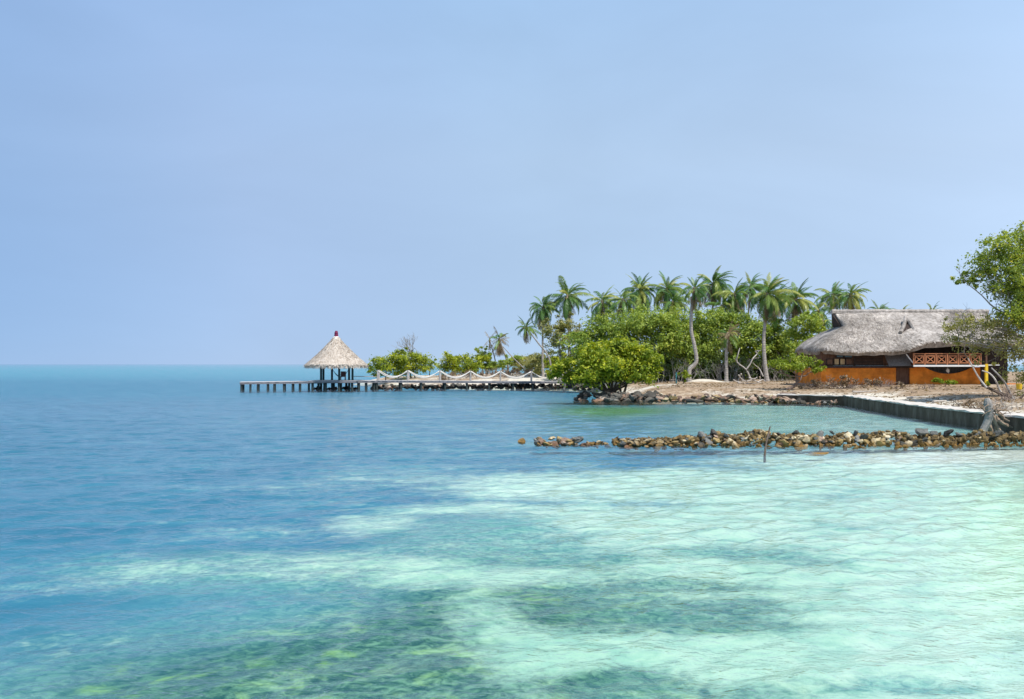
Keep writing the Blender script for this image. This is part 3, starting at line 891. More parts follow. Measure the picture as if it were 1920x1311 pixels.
# stones under the walkway
ug = thing('rock_groyne', 'bank of dark stones lying beneath the rope railed walkway', 'rock bank', (-4, 117.5, 0))
heap(ug, [(-16.3, 115.2), (-9, 116.4), (0, 117.4), (7, 117), (9.5, 112)], 215, 2.0, lambda t: 0.40 + 0.2 * t, 0.26, 0.46, ['dark', 'dark', 'dark', 'red'], 15)
for k in range(34):
    put_rock(ug, (random.uniform(-22.5, -16.5), random.uniform(111.5, 113.5), random.uniform(-0.05, 0.12)), random.uniform(0.2, 0.36), ['dark'])

# ------------------------------------------------------------------ pier with rope railing
pier = thing('wooden_pier', 'long grey plank pier on dark pilings with white rope railing', 'pier', (-10, 112, 0))
PA = Vector((-29.9, 109.6)); PB = Vector((-15.35, 112.8)); PC = Vector((10.6, 118.2))


def deck_z(t):           # along the walkway part
    return 0.98 - 0.24 * t


def deck_run(a, b_, w, za, zb, gap=0.2, nm='deck_plank'):
    d2 = (b_ - a)
    L = d2.length
    t = d2.normalized()
    nr = Vector((-t.y, t.x))
    k = int(L / gap)
    mb = MB()
    for i in range(k):
        s0 = (i + 0.04) * gap / L
        s1 = (i + 0.96) * gap / L
        w0 = random.uniform(-0.05, 0.05)
        pts = []
        zj = random.uniform(-0.008, 0.008)
        for s_ in (s0, s1):
            p = a + d2 * s_
            z = za + (zb - za) * s_ + zj
            for q in (-w / 2 + w0, w / 2 + w0):
                pts += [(p.x + nr.x * q, p.y + nr.y * q, z - 0.05), (p.x + nr.x * q, p.y + nr.y * q, z)]
        mb.add(pts, [(0, 2, 3, 1), (4, 5, 7, 6), (0, 1, 5, 4), (2, 6, 7, 3), (1, 3, 7, 5), (0, 4, 6, 2)])
    o = mb.build(nm, M['deck'], pier)
    tag(o, kind='stuff')
    e = MB()
    for q in (-w / 2 + 0.06, w / 2 - 0.06):
        e.bar((a.x + nr.x * q, a.y + nr.y * q, za - 0.16), (b_.x + nr.x * q, b_.y + nr.y * q, zb - 0.16), 0.10, 0.20)
    e.build('edge_beam', M['deck_edge'], pier)
    return t, nr


def pilings(a, b_, w, zt, step, rad=0.11, skip=()):
    d2 = b_ - a
    L = d2.length
    t = d2.normalized(); nr = Vector((-t.y, t.x))
    k = int(L / step)
    for i in range(k + 1):
        for q in (-w / 2 + 0.2, w / 2 - 0.2):
            p = a + t * min(L, i * step + random.uniform(-0.18, 0.18)) + nr * q
            MB().tube([(p.x, p.y, -1.1), (p.x + random.uniform(-.04, .04), p.y, zt(i / max(1, k)) - 0.06)], rad * random.uniform(0.85, 1.15), 8).build('piling', M['piling'], pier)


deck_run(PA, PB, 3.0, 0.86, 0.98)
deck_run(PB, PC, 1.7, 0.985, 0.74)
pilings(PA + Vector((0.2, 0)), PB, 2.9, lambda t: 0.83 + 0.12 * t, 0.9, 0.12)
pilings(PB, PC, 1.6, lambda t: 0.95 - 0.24 * t, 2.6, 0.14)
# broader platform under the gazebo
gx, gy = -19.75, 111.9
pl = MB()
for i in range(26):
    pl.box((gx - 2.5 + i * 0.2, gy + 0.2, 0.975), (0.185, 5.6, 0.05))
tag(pl.build('platform_plank', M['deck'], pier), kind='stuff')
MB().box((gx, gy - 2.55, 0.85), (5.3, 0.1, 0.20)).build('platform_edge', M['deck_edge'], pier)
for i in range(4):
    for q in (-2.3, 2.6):
        MB().tube([(gx - 2.2 + i * 1.45, gy + q, -1.1), (gx - 2.2 + i * 1.45, gy + q, 0.93)], 0.14, 8).build('piling', M['piling'], pier)
# rope railing, both sides
t = (PC - PB).normalized(); nr = Vector((-t.y, t.x))
tops = {}
pxs = [707, 763, 823, 880, 936, 994, 1048, 1096]
for side, q in (('near', -0.72), ('far', 0.72)):
    prev = None
    for i, px in enumerate(pxs):
        # position along the walkway that meets the column px
        u = (px - CX) / F
        s_ = (u * PB.y - PB.x) / (t.x - u * t.y)
        if side == 'far': s_ += 0.28
        p = PB + t * s_ + nr * q
        z = deck_z(s_ / (PC - PB).length)
        top = Vector((p.x, p.y, z + 1.12))
        MB().tube([(p.x, p.y, z - 0.25), (p.x + random.uniform(-.03, .03), p.y, z + 0.6), top + Vector((0, 0, 0.05))], [0.10, 0.09, 0.085], 8).build('rope_post', M['rope_post'], pier)
        if prev is not None:
            pts = []
            for k in range(13):
                e = k / 12
                sag = (0.80 if side == 'near' else 0.70) * (4 * e * (1 - e)) ** 1.12 * random.uniform(0.99, 1.0)
                pts.append(prev.lerp(top, e) - Vector((0, 0, sag)))
            MB().tube(pts, 0.062, 6).build('rope', M['rope'], pier, smooth=True)
        prev = top
MB().bar((PB.x - 3.0, PB.y + 0.9, 1.42), (PB.x - 0.1, PB.y + 0.9, 1.38), 0.07, 0.07).build('low_rail', M['rope_post'], pier)

# ------------------------------------------------------------------ thatch helpers and gazebo
def straw_mesh(name, pts, downs, norms, mat, ln, wd):
    """Loose straw strips lying on a roof: pts, down-slope directions and normals."""
    k = len(pts)
    side = np.cross(downs, norms)
    L = ln * rng.uniform(0.5, 1.3, (k, 1)); W = wd * rng.uniform(0.6, 1.4, (k, 1))
    d2 = downs + side * rng.normal(0, 0.22, (k, 1))
    lift = norms * rng.uniform(0.0, 0.05, (k, 1))
    a = pts + lift * 0.2 - side * W / 2
    b_ = pts + lift * 0.2 + side * W / 2
    c = pts + d2 * L + lift + side * W * 0.3
    d = pts + d2 * L + lift - side * W * 0.3
    v = np.stack([a, b_, c, d], 1).reshape(-1, 3)
    f = np.arange(4 * k).reshape(-1, 4)
    tone = np.repeat(np.clip(rng.normal(0.5, 0.24, k), 0, 1), 4)
    return np_mesh(name, v, f, mat, {'tone': tone})


gaz = thing('gazebo', 'round open gazebo with pale thatched cone roof standing on the pier', 'gazebo', (gx, gy, 0.98))
prof = [(3.42, 2.56), (3.48, 2.76), (2.55, 3.52), (1.75, 4.26), (1.05, 4.98), (0.52, 5.55), (0.30, 5.86)]
NS = 72
v, f = [], []
rings = []
for r_, z_ in prof: rings.append((r_, z_))
fine = []
for (r0, z0), (r1, z1) in zip(rings[:-1], rings[1:]):
    for k in range(4):
        fine.append((r0 + (r1 - r0) * k / 4, z0 + (z1 - z0) * k / 4))
fine.append(rings[-1])
under = [(3.30, 2.52), (2.0, 3.55), (0.1, 5.2)]
allr = under[::-1] + fine
for i, (r_, z_) in enumerate(allr):
    for k in range(NS):
        an = 2 * math.pi * k / NS
        jz = noise.noise(Vector((math.cos(an) * 9, math.sin(an) * 9, i * 0.9)))
        rr_ = r_ + 0.10 * jz * (1 if i > 2 else 0.3)
        zz_ = z_ + (0.16 * noise.noise(Vector((math.cos(an) * 9, math.sin(an) * 9, 3.3))) if i in (2, 3, 4) else 0.04 * jz)
        v.append((gx + rr_ * math.cos(an), gy + rr_ * math.sin(an), zz_))
for i in range(len(allr) - 1):
    for k in range(NS):
        k2 = (k + 1) % NS
        f.append((i * NS + k, i * NS + k2, (i + 1) * NS + k2, (i + 1) * NS + k))
groof = MB().add(v, f).build('thatch_roof', M['thatch_gazebo'], gaz)
# straw over the cone
k = 5200
sel = rng.random(k) ** 0.62
zz = np.interp(1 - sel, [0, 1], [0, 1])
pr = np.array(prof[1:])
arc = np.concatenate([[0], np.cumsum(np.hypot(np.diff(pr[:, 0]), np.diff(pr[:, 1])))])
q = (1 - sel) * arc[-1]
rad = np.interp(q, arc, pr[:, 0]); hz = np.interp(q, arc, pr[:, 1])
an = rng.uniform(0, 2 * np.pi, k)
pts = np.stack([rad * np.cos(an), rad * np.sin(an), hz - 0.98], 1)
downs = np.stack([np.cos(an) * 0.74, np.sin(an) * 0.74, np.full(k, -0.67)], 1)
norms = np.stack([np.cos(an) * 0.67, np.sin(an) * 0.67, np.full(k, 0.74)], 1)
fr_ = rng.random(k) < 0.16
hz2 = np.where(fr_, 2.72 - 0.98, pts[:, 2])
pts[:, 2] = hz2 - np.where(fr_, rng.uniform(0, 0.10, k), 0)
pts[fr_, 0] = 3.44 * np.cos(an[fr_]); pts[fr_, 1] = 3.44 * np.sin(an[fr_])
downs[fr_] = np.stack([np.cos(an[fr_]) * 0.25, np.sin(an[fr_]) * 0.25, np.full(fr_.sum(), -0.95)], 1)
st_o = link('roof_straw', straw_mesh('roof_straw', pts, downs, norms, M['straw_gazebo'], 0.34, 0.07), gaz)
tag(st_o, kind='stuff')
MB().tube([(gx, gy, 5.40), (gx, gy, 5.62), (gx, gy, 5.86), (gx, gy, 5.95)], [0.62, 0.46, 0.30, 0.20], 14, 0.06).build('roof_cap', M['cap_white'], gaz)
MB().tube([(gx, gy, 5.90), (gx, gy, 6.18), (gx, gy, 6.30), (gx + 0.02, gy, 6.55)], [0.24, 0.20, 0.21, 0.12], 10).build('finial', M['maroon'], gaz)
posts = [(602, -1.1), (606.5, 1.3), (622.5, 2.0), (636, -2.0), (654.5, 1.3), (661, -1.0)]
PP = []
for px, dy in posts:
    y = gy + dy
    x = (px - CX) / F * y
    PP.append(Vector((x, y, 0)))
    MB().tube([(x, y, 0.985), (x, y, 3.35)], 0.125, 8).build('post', M['post_green'], gaz)
for i in range(6):
    a, b_ = PP[(0, 3, 5, 4, 2, 1)[i]], PP[(3, 5, 4, 2, 1, 0)[i]]
    MB().bar((a.x, a.y, 2.95), (b_.x, b_.y, 2.95), 0.1, 0.14).build('ring_beam', M['post_green'], gaz)
# hammock slung between two posts
ha, hb = PP[2] + Vector((0, 0, 2.35)), PP[4] + Vector((0, 0, 2.30))
hm = MB()
rows = 14
vv, ff = [], []
for i in range(rows + 1):
    e = i / rows
    c = ha.lerp(hb, e) - Vector((0, 0, 1.02 * 4 * e * (1 - e)))
    w = 0.02 + 0.42 * math.sin(math.pi * e) ** 0.8
    for q, dz in ((-1, 0.10), (-0.4, 0), (0.4, 0), (1, 0.10)):
        vv.append((c.x, c.y + q * w, c.z + dz * w * 2))
for i in range(rows):
    for k in range(3):
        ff.append((i * 4 + k, i * 4 + k + 1, i * 4 + 5 + k, i * 4 + 4 + k))
hmt = thing('hammock', 'dark hammock slung low between two posts of the gazebo', 'hammock', ha)
ob = hm.add(vv, ff).build('cloth', M['hammock'], hmt, smooth=True)
MB().tube([ha, ha.lerp(hb, 0.04) - Vector((0, 0, 0.17))], 0.03, 6).build('rope', M['hammock'], hmt)
MB().tube([hb, hb.lerp(ha, 0.04) - Vector((0, 0, 0.17))], 0.03, 6).build('rope', M['hammock'], hmt)
# chair by the middle post
cx_, cy_ = (643 - CX) / F * 111.0, 111.0
ch = thing('wooden_chair', 'brown wooden armchair on the deck under the gazebo roof', 'chair', (cx_, cy_, 1.0))
MB().box((cx_, cy_, 1.42), (0.58, 0.55, 0.07)).build('seat', M['chair'], ch)
MB().box((cx_, cy_ + 0.27, 1.72), (0.58, 0.06, 0.55)).build('backrest', M['chair'], ch)
for sx in (-1, 1):
    MB().box((cx_ + sx * 0.27, cy_, 1.62), (0.06, 0.55, 0.05)).build('armrest', M['chair'], ch)
    for sy in (-1, 1):
        MB().box((cx_ + sx * 0.26, cy_ + sy * 0.24, 1.19), (0.06, 0.06, 0.40)).build('leg', M['chair'], ch)

# ------------------------------------------------------------------ plants
def leaves(center_list, n_total, size, mat, name, parent, up=0.5, inner=0.25, clump=0.30, per=70, flat=0.75, lean=None):
    """A crown: leaf-sized faces gathered in clumps that sit on and in the given ellipsoids (centre, radii)."""
    org = np.array(parent_org(parent))
    area = np.array([(r[0] * r[1] + r[0] * r[2] + r[1] * r[2]) for c, r in center_list])
    cnt = np.maximum(40, (n_total * area / area.sum()).astype(int))
    V, T = [], []
    for (c, r), k in zip(center_list, cnt):
        c = np.array(c, float); r = np.array(r, float)
        m = max(5, int(k / per))
        dv = rng.normal(0, 1, (m, 3))
        dv /= np.linalg.norm(dv, axis=1, keepdims=True)
        low = dv[:, 2] < -0.25
        dv[low & (rng.random(m) < 0.6), 2] *= -1
        rad = np.where(rng.random(m) < inner, rng.uniform(0.15, 0.6, m), rng.uniform(0.70, 1.02, m))
        sprig = rng.random(m) < 0.16
        rad = np.where(sprig, rng.uniform(1.02, 1.30, m), rad)
        cc = c + dv * r * rad[:, None]
        cr = clump * r.mean() * rng.uniform(0.6, 1.5, m) * np.where(sprig, 0.6, 1.0)
        ct = rng.normal(0.45, 0.13, m)
        idx = rng.integers(0, m, k)
        lp = rng.normal(0, 0.5, (k, 3))
        lp[:, 2] *= flat
        P = cc[idx] + lp * cr[idx][:, None]
        nrm = dv[idx] * 0.45 + np.array([0, 0, up]) + rng.normal(0, 0.55, (k, 3))
        nrm /= np.linalg.norm(nrm, axis=1, keepdims=True)
        ax = np.cross(nrm, rng.normal(0, 1, (k, 3)))
        ax /= np.linalg.norm(ax, axis=1, keepdims=True)
        bx = np.cross(nrm, ax)
        s_ = size * rng.uniform(0.6, 1.35, (k, 1))
        q = np.stack([P - ax * s_ * 0.5, P + bx * s_ * 0.27 + nrm * s_ * 0.08, P + ax * s_ * 0.5, P - bx * s_ * 0.27 + nrm * s_ * 0.08], 1)
        V.append(q.reshape(-1, 3))
        T.append(np.repeat(np.clip(ct[idx] + rng.normal(0, 0.17, k), 0, 1), 4))
    V = np.concatenate(V) - org
    f = np.arange(len(V)).reshape(-1, 4)
    return link(name, np_mesh(name, V, f, mat, {'tone': np.concatenate(T)}), parent)


def wander(a, b_, k=5, amp=0.12):
    a, b_ = Vector(a), Vector(b_)
    L = (b_ - a).length
    out = [a]
    for i in range(1, k):
        out.append(a.lerp(b_, i / k) + Vector((random.uniform(-1, 1), random.uniform(-1, 1), random.uniform(-0.5, 0.5))) * amp * L)
    out.append(b_)
    return catmull(out, 3)


def limbs(mb, base, targets, r0, sides=7, fork=0.45):
    """A trunk that forks into limbs reaching the targets."""
    base = Vector(base)
    top = sum((Vector(t_) for t_ in targets), Vector()) / len(targets)
    fk = base.lerp(top, fork) + Vector((random.uniform(-.1, .1), 0, 0))
    p = wander(base - Vector((0, 0, 0.3)), fk, 4, 0.05)
    mb.tube(p, [r0 * (1.25 - 0.5 * i / (len(p) - 1)) for i in range(len(p))], sides, 0.06)
    for t_ in targets:
        q = wander(fk, t_, 4, 0.09)
        mb.tube(q, [r0 * (0.62 - 0.5 * i / (len(q) - 1)) for i in range(len(q))], 5)


def branch(mb, p, d, length, r, depth, spread=0.6, up=0.1, sides=4):
    """Bare branching wood."""
    p = Vector(p); d = Vector(d).normalized()
    k = 3
    pts = [p]
    for i in range(k):
        d = (d + Vector((random.gauss(0, .18), random.gauss(0, .18), random.gauss(0, .14) + up * 0.3))).normalized()
        pts.append(pts[-1] + d * length / k)
    mb.tube(pts, [r * (1 - 0.45 * i / k) for i in range(k + 1)], sides)
    if depth > 0:
        for _ in range(random.choice((2, 3, 3))):
            nd = (d + Vector((random.gauss(0, spread), random.gauss(0, spread), random.gauss(0, spread * 0.8) + up))).normalized()
            branch(mb, pts[random.choice((-1, -1, -2))], nd, length * random.uniform(0.55, 0.8), r * 0.55, depth - 1, spread, up, max(3, sides - 1))


def tree(name, label, cat, d, lobes, n_leaf, size, mat, bark, base_px, group=None, trunk_r=0.16, base_d=None, depth_k=0.85, fork=0.45, clump=0.30, inner=0.25, per=70, twigs=0):
    """lobes: (px, py, rx, ry) in photo pixels at distance d (optionally + dy in metres)."""
    bs = base_at(base_px, base_d or d)
    root = thing(name, label, cat, bs, group)
    L = []
    for lb in lobes:
        c = at(lb[0], lb[1], d + (lb[4] if len(lb) > 4 else 0))
        rx, ry = lb[2] * d / F, lb[3] * d / F
        L.append((c, (rx, max(rx * depth_k, ry * 0.9), ry)))
    leaves(L, int(n_leaf * 1.5), size, mat, 'crown', root, clump=clump, inner=inner, per=per)
    mb = MB()
    limbs(mb, bs, [c + Vector((random.uniform(-.2, .2) * r[0], random.uniform(-.2, .2), -0.1 * r[2])) for c, r in L], trunk_r, fork=fork)
    for c, r in L:
        for _ in range(twigs):
            branch(mb, Vector(c) + Vector((random.uniform(-.5, .5) * r[0], random.uniform(-.4, .4) * r[1], random.uniform(-.8, -.2) * r[2])), (random.gauss(0, .6), random.gauss(0, .5), 0.6), r[2] * 0.8, trunk_r * 0.3, 1)
    mb.build('trunk', bark, root)
    return root


# the front mangrove with its dark trunk on the rocks
mg = tree('mangrove_tree', 'broad yellow green mangrove leaning over the rocky shore', 'tree', 77.0,
          [(1138, 664, 46, 18), (1100, 680, 40, 18), (1066, 694, 32, 14), (1048, 706, 20, 9), (1188, 664, 38, 14), (1218, 678, 26, 17), (1170, 690, 50, 20), (1110, 707, 52, 10), (1190, 708, 40, 10), (1158, 652, 34, 12, 1.0), (1226, 696, 18, 10), (1130, 690, 40, 16, -1.2), (1085, 712, 30, 6)],
          15000, 0.25, M['leaf_mangrove'], M['bark'], 1152, trunk_r=0.16, base_d=77, fork=0.35, clump=0.42, inner=0.2, per=75)
mb = MB()
o_ = base_at(1152, 77)
for px, py in ((1128, 715), (1143, 716), (1165, 712), (1176, 716), (1150, 708)):
    q = wander(o_ + Vector((random.uniform(-.3, .3), 0, -0.2)), at(px, py, 77 + random.uniform(-.5, .5)), 4, 0.10)
    mb.tube(q, [0.16 * (1 - 0.6 * i / (len(q) - 1)) for i in range(len(q))], 6)
for k in range(9):
    a_ = random.uniform(0, 6.28)
    q = wander(o_ + Vector((0, 0, random.uniform(0.2, 0.7))), o_ + Vector((math.cos(a_) * random.uniform(.5, 1.1), math.sin(a_) * random.uniform(.3, .8), -0.25)), 3, 0.10)
    mb.tube(q, 0.055, 5)
mb.build('prop_root', M['bark'], mg)

G1 = 'broadleaf trees in front of the palms'
tree('broadleaf_tree', 'sparse grey olive tree with thin stems at left edge of the grove', 'tree', 112, [(1052, 612, 34, 20), (1030, 628, 30, 18), (1078, 630, 30, 22), (1050, 650, 30, 22)], 3600, 0.24, M['leaf_olive'], M['bark_grey'], 1058, G1, 0.13, fork=0.25, inner=0.35, twigs=5)
tree('broadleaf_tree', 'large light green tree rising behind the mangrove left side', 'tree', 108, [(1130, 628, 46, 32), (1100, 650, 44, 28), (1165, 618, 48, 34), (1150, 655, 52, 34)], 9000, 0.27, M['leaf_green'], M['bark_grey'], 1135, G1, 0.22)
tree('broadleaf_tree', 'tall rounded green tree above the mangrove right side', 'tree', 110, [(1215, 608, 46, 30), (1240, 625, 44, 36), (1195, 640, 44, 36), (1255, 655, 46, 32)], 9000, 0.27, M['leaf_green'], M['bark_grey'], 1225, G1, 0.22)
tree('broadleaf_tree', 'dense green tree directly behind the curved palm trunk', 'tree', 112, [(1284, 610, 40, 34), (1304, 640, 50, 38), (1275, 668, 48, 32)], 7500, 0.27, M['leaf_green'], M['bark_grey'], 1288, G1, 0.2)
tree('broadleaf_tree', 'bright green tree behind the palm with the drooping brown crown', 'tree', 113, [(1340, 606, 44, 28), (1376, 622, 44, 32), (1340, 648, 50, 38)], 7000, 0.27, M['leaf_green'], M['bark_grey'], 1348, G1, 0.2)
tree('broadleaf_tree', 'dark leafy tree between the two straight palm trunks', 'tree', 112, [(1400, 622, 40, 28), (1412, 652, 44, 34), (1385, 665, 36, 30)], 5500, 0.27, M['leaf_green'], M['bark_grey'], 1402, G1, 0.18)
tree('broadleaf_tree', 'green tree just right of the straight grey palm trunk', 'tree', 113, [(1454, 622, 38, 26), (1474, 648, 42, 34), (1450, 668, 38, 30)], 5500, 0.27, M['leaf_green'], M['bark_grey'], 1460, G1, 0.18)
tree('broadleaf_tree', 'green tree tucked beside the left end of the thatched house', 'tree', 108, [(1512, 618, 34, 28), (1530, 645, 30, 32), (1500, 655, 34, 34)], 4800, 0.27, M['leaf_green'], M['bark_grey'], 1516, G1, 0.18)

# low thicket between the trunks
G2 = 'grey thickets under the trees'
for px, dd_, label in [(1262, 106, 'grey twiggy thicket in shade left of the curved palm trunk'), (1325, 107, 'grey twiggy thicket between the curved and the drooping palm'), (1385, 108, 'grey twiggy thicket behind the bleached dead branches'), (1462, 105, 'grey twiggy thicket left of the flat topped tree')]:
    b0 = base_at(px, dd_)
    t_ = thing('thicket', label, 'thicket', b0, G2)
    mb = MB()
    for k in range(22):
        st_ = b0 + Vector((random.uniform(-2.0, 2.0), random.uniform(-1.0, 1.0), -0.1))
        branch(mb, st_, (random.gauss(0, .4), random.gauss(0, .3), 1), random.uniform(0.7, 1.4), 0.035, 2, 0.55, 0.25, 4)
    tag(mb.build('stems', M['bark_grey'], t_), kind='stuff')
    leaves([(b0 + Vector((0, 0.6, 1.5)), (2.4, 1.2, 1.3)), (b0 + Vector((0.3, 0.8, 0.6)), (2.2, 1.0, 0.6))], 1500, 0.22, M['leaf_shade'], 'foliage', t_, inner=0.5)

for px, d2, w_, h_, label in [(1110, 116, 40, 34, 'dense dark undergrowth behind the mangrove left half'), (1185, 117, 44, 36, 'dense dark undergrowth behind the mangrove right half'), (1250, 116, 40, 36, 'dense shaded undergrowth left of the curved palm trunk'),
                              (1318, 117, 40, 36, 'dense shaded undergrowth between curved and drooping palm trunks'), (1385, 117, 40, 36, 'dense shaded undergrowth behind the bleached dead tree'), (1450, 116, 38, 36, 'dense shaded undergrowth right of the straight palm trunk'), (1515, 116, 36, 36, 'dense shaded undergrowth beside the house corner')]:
    tree('undergrowth', label, 'shrub', d2, [(px - w_ * .5, 690, w_ * .6, 26), (px + w_ * .5, 692, w_ * .6, 26), (px, 672, w_ * .8, h_ * .8), (px - w_ * .4, 706, w_ * .7, 12), (px + w_ * .4, 706, w_ * .7, 12)], 5200, 0.42, M['leaf_shade'], M['bark'], px, 'undergrowth below the trees', 0.1, inner=0.5)
# left spit bushes behind the rope railing
G3 = 'bushes on the spit behind the walkway'
tree('shrub', 'rounded green bush at the far left tip of the land', 'shrub', 140, [(724, 688, 30, 17), (708, 694, 18, 12), (745, 680, 26, 20)], 3600, 0.27, M['leaf_mangrove'], M['bark'], 722, G3, 0.1, clump=0.34)
tree('shrub', 'taller green bush below the bare leafless tree', 'shrub', 141, [(770, 680, 28, 20), (790, 676, 16, 18), (765, 694, 36, 11), (752, 664, 14, 10)], 3800, 0.27, M['leaf_mangrove'], M['bark'], 772, G3, 0.1, clump=0.34)
tree('shrub', 'small pale bush far back between two larger bushes', 'shrub', 155, [(808, 684, 16, 10), (800, 690, 14, 8)], 900, 0.27, M['leaf_green'], M['bark'], 806, G3, 0.08)
tree('shrub', 'wide green bush behind the third rope span', 'shrub', 140, [(838, 678, 20, 15), (862, 680, 26, 14), (850, 694, 30, 11)], 3000, 0.27, M['leaf_mangrove'], M['bark'], 850, G3, 0.1, clump=0.34)
tree('shrub', 'yellow green bush left of the dead palm', 'shrub', 138, [(893, 684, 26, 14), (880, 698, 30, 10), (905, 676, 18, 14)], 2800, 0.27, M['leaf_mangrove'], M['bark'], 890, G3, 0.1, clump=0.34)
tree('shrub', 'thin dark green bush beside the bare palm pole', 'shrub', 142, [(903, 658, 12, 9), (908, 670, 14, 12)], 1100, 0.25, M['leaf_green'], M['bark'], 905, G3, 0.08)
tree('shrub', 'pale green bush at the foot of the dead palm', 'shrub', 138, [(945, 684, 24, 9), (962, 676, 20, 10)], 1700, 0.25, M['leaf_green'], M['bark'], 950, G3, 0.08)
tree('shrub', 'low olive bush crossed by the leaning bare pole', 'shrub', 139, [(985, 682, 26, 12), (1008, 676, 20, 14)], 2000, 0.25, M['leaf_olive'], M['bark'], 992, G3, 0.08)
tree('shrub', 'olive bush under the small leaning palm', 'shrub', 128, [(1030, 676, 24, 16), (1020, 690, 28, 10)], 2200, 0.25, M['leaf_olive'], M['bark'], 1026, G3, 0.08)
tree('shrub', 'olive green bush behind the sixth rope post', 'shrub', 133, [(990, 688, 24, 11), (1006, 682, 18, 12), (975, 694, 16, 7)], 2000, 0.24, M['leaf_olive'], M['bark'], 990, G3, 0.08)
tree('shrub', 'green bush between the leaning palm and the mangrove', 'shrub', 122, [(1042, 684, 24, 14), (1056, 672, 20, 14), (1036, 697, 22, 8)], 2300, 0.24, M['leaf_mangrove'], M['bark'], 1044, G3, 0.08)
tree('shrub', 'dull green bush right of the wide third span bush', 'shrub', 139, [(928, 690, 22, 9), (914, 684, 16, 10)], 1500, 0.24, M['leaf_green'], M['bark'], 922, G3, 0.08)
# dry scrub along the bank
ds = thing('dry_scrub', 'strip of brown dry scrub on the bank behind the walkway', 'scrub', base_at(960, 131), None)
mb = MB()
for k in range(150):
    px = random.uniform(830, 1050)
    b0 = base_at(px, random.uniform(127, 134))
    branch(mb, b0, (random.gauss(0, .9), random.gauss(0, .5), 0.7), random.uniform(0.4, 0.8), 0.035, 1, 0.7, 0.1, 3)
tag(mb.build('stems', M['twig'], ds), kind='stuff')
leaves([(base_at(px, 131) + Vector((0, 0, 0.35)), (2.2, 1.5, 0.5)) for px in range(830, 1050, 26)], 2600, 0.22, M['leaf_dry'], 'dry_leaves', ds, inner=0.5)

# bare tree at the left
b0 = base_at(778, 143)
bt = thing('bare_tree', 'leafless grey tree rising above the bushes at the far left', 'tree', b0)
mb = MB()
tp = at(772, 662, 143)
mb.tube(wander(b0, tp, 4, 0.03), 0.10, 6)
for k in range(11):
    a_ = random.uniform(0, 6.28)
    branch(mb, tp + Vector((0, 0, random.uniform(-.5, .2))), (math.cos(a_) * 0.9, math.sin(a_) * 0.6, random.uniform(0.4, 1.2)), random.uniform(1.1, 1.5), 0.06, 3, 0.5, 0.14, 4)
mb.build('trunk', M['bark_grey'], bt)


# ------------------------------------------------------------------ palms
def frond_mesh(name, L, droop, mat, nleaf=26, hang=0.45, rag=0.0, seed=0, wide=0.30):
    rr = random.Random(seed)
    mb = MB()
    K = 12
    pts, ang = [Vector((0, 0, 0))], 0.0
    for i in range(K):
        ang = -droop * ((i + 0.5) / K) ** 1.4
        pts.append(pts[-1] + Vector((math.cos(ang), 0, math.sin(ang))) * (L / K))
    mb.tube(pts, [0.045 * (1 - 0.8 * i / K) + 0.006 for i in range(K + 1)], 4)
    for side in (-1, 1):
        for j in range(nleaf):
            s_ = 0.14 + 0.86 * (j + rr.random() * 0.6) / nleaf
            if rag and rr.random() < rag: continue
            x = s_ * K
            i = min(K - 1, int(x))
            p = pts[i].lerp(pts[i + 1], x - i)
            tg = (pts[i + 1] - pts[i]).normalized()
            ln = L * wide * (math.sin(math.pi * min(1, 0.16 + 0.80 * s_)) ** 0.7) * rr.uniform(0.8, 1.15)
            h = hang * rr.uniform(0.6, 1.4)
            d1 = (Vector((0, side, 0)) * 0.80 + tg * 0.55 + Vector((0, 0, -h * 0.6 + 0.12))).normalized()
            d2 = (d1 + Vector((0, 0, -h * 1.1)) + tg * 0.1).normalized()
            w = tg * (0.030 * L * 0.36)
            m_ = p + d1 * ln * 0.5
            e = m_ + d2 * ln * 0.5
            mb.add([p - w * 0.6, p + w * 0.6, m_ + w, m_ - w, e], [(0, 1, 2, 3), (3, 2, 4)])
    return mb.mesh(name, mat)


FR = [frond_mesh('frond', 3.4, dr, M['frond'], 44, hg, 0.05, s_, 0.25) for s_, (dr, hg) in enumerate([(1.1, 0.8), (1.6, 1.1), (1.95, 1.3), (1.4, 1.5), (2.3, 1.2)])]
FY = [frond_mesh('frond', 3.0, dr, M['frond'], 36, hg, 0.05, 40 + s_, 0.17) for s_, (dr, hg) in enumerate([(0.7, 0.3), (1.15, 0.5), (1.5, 0.6)])]
FD = [frond_mesh('dead_frond', 2.6, dr, M['frond_dry'], 20, hg, 0.25, 20 + s_) for s_, (dr, hg) in enumerate([(0.9, 0.9), (1.3, 1.1), (0.5, 1.0)])]


COCO = rock_mesh('coconut', M['coconut'], 33, 1, 1.0)
for v in COCO.vertices: v.co = v.co.normalized() * 0.15


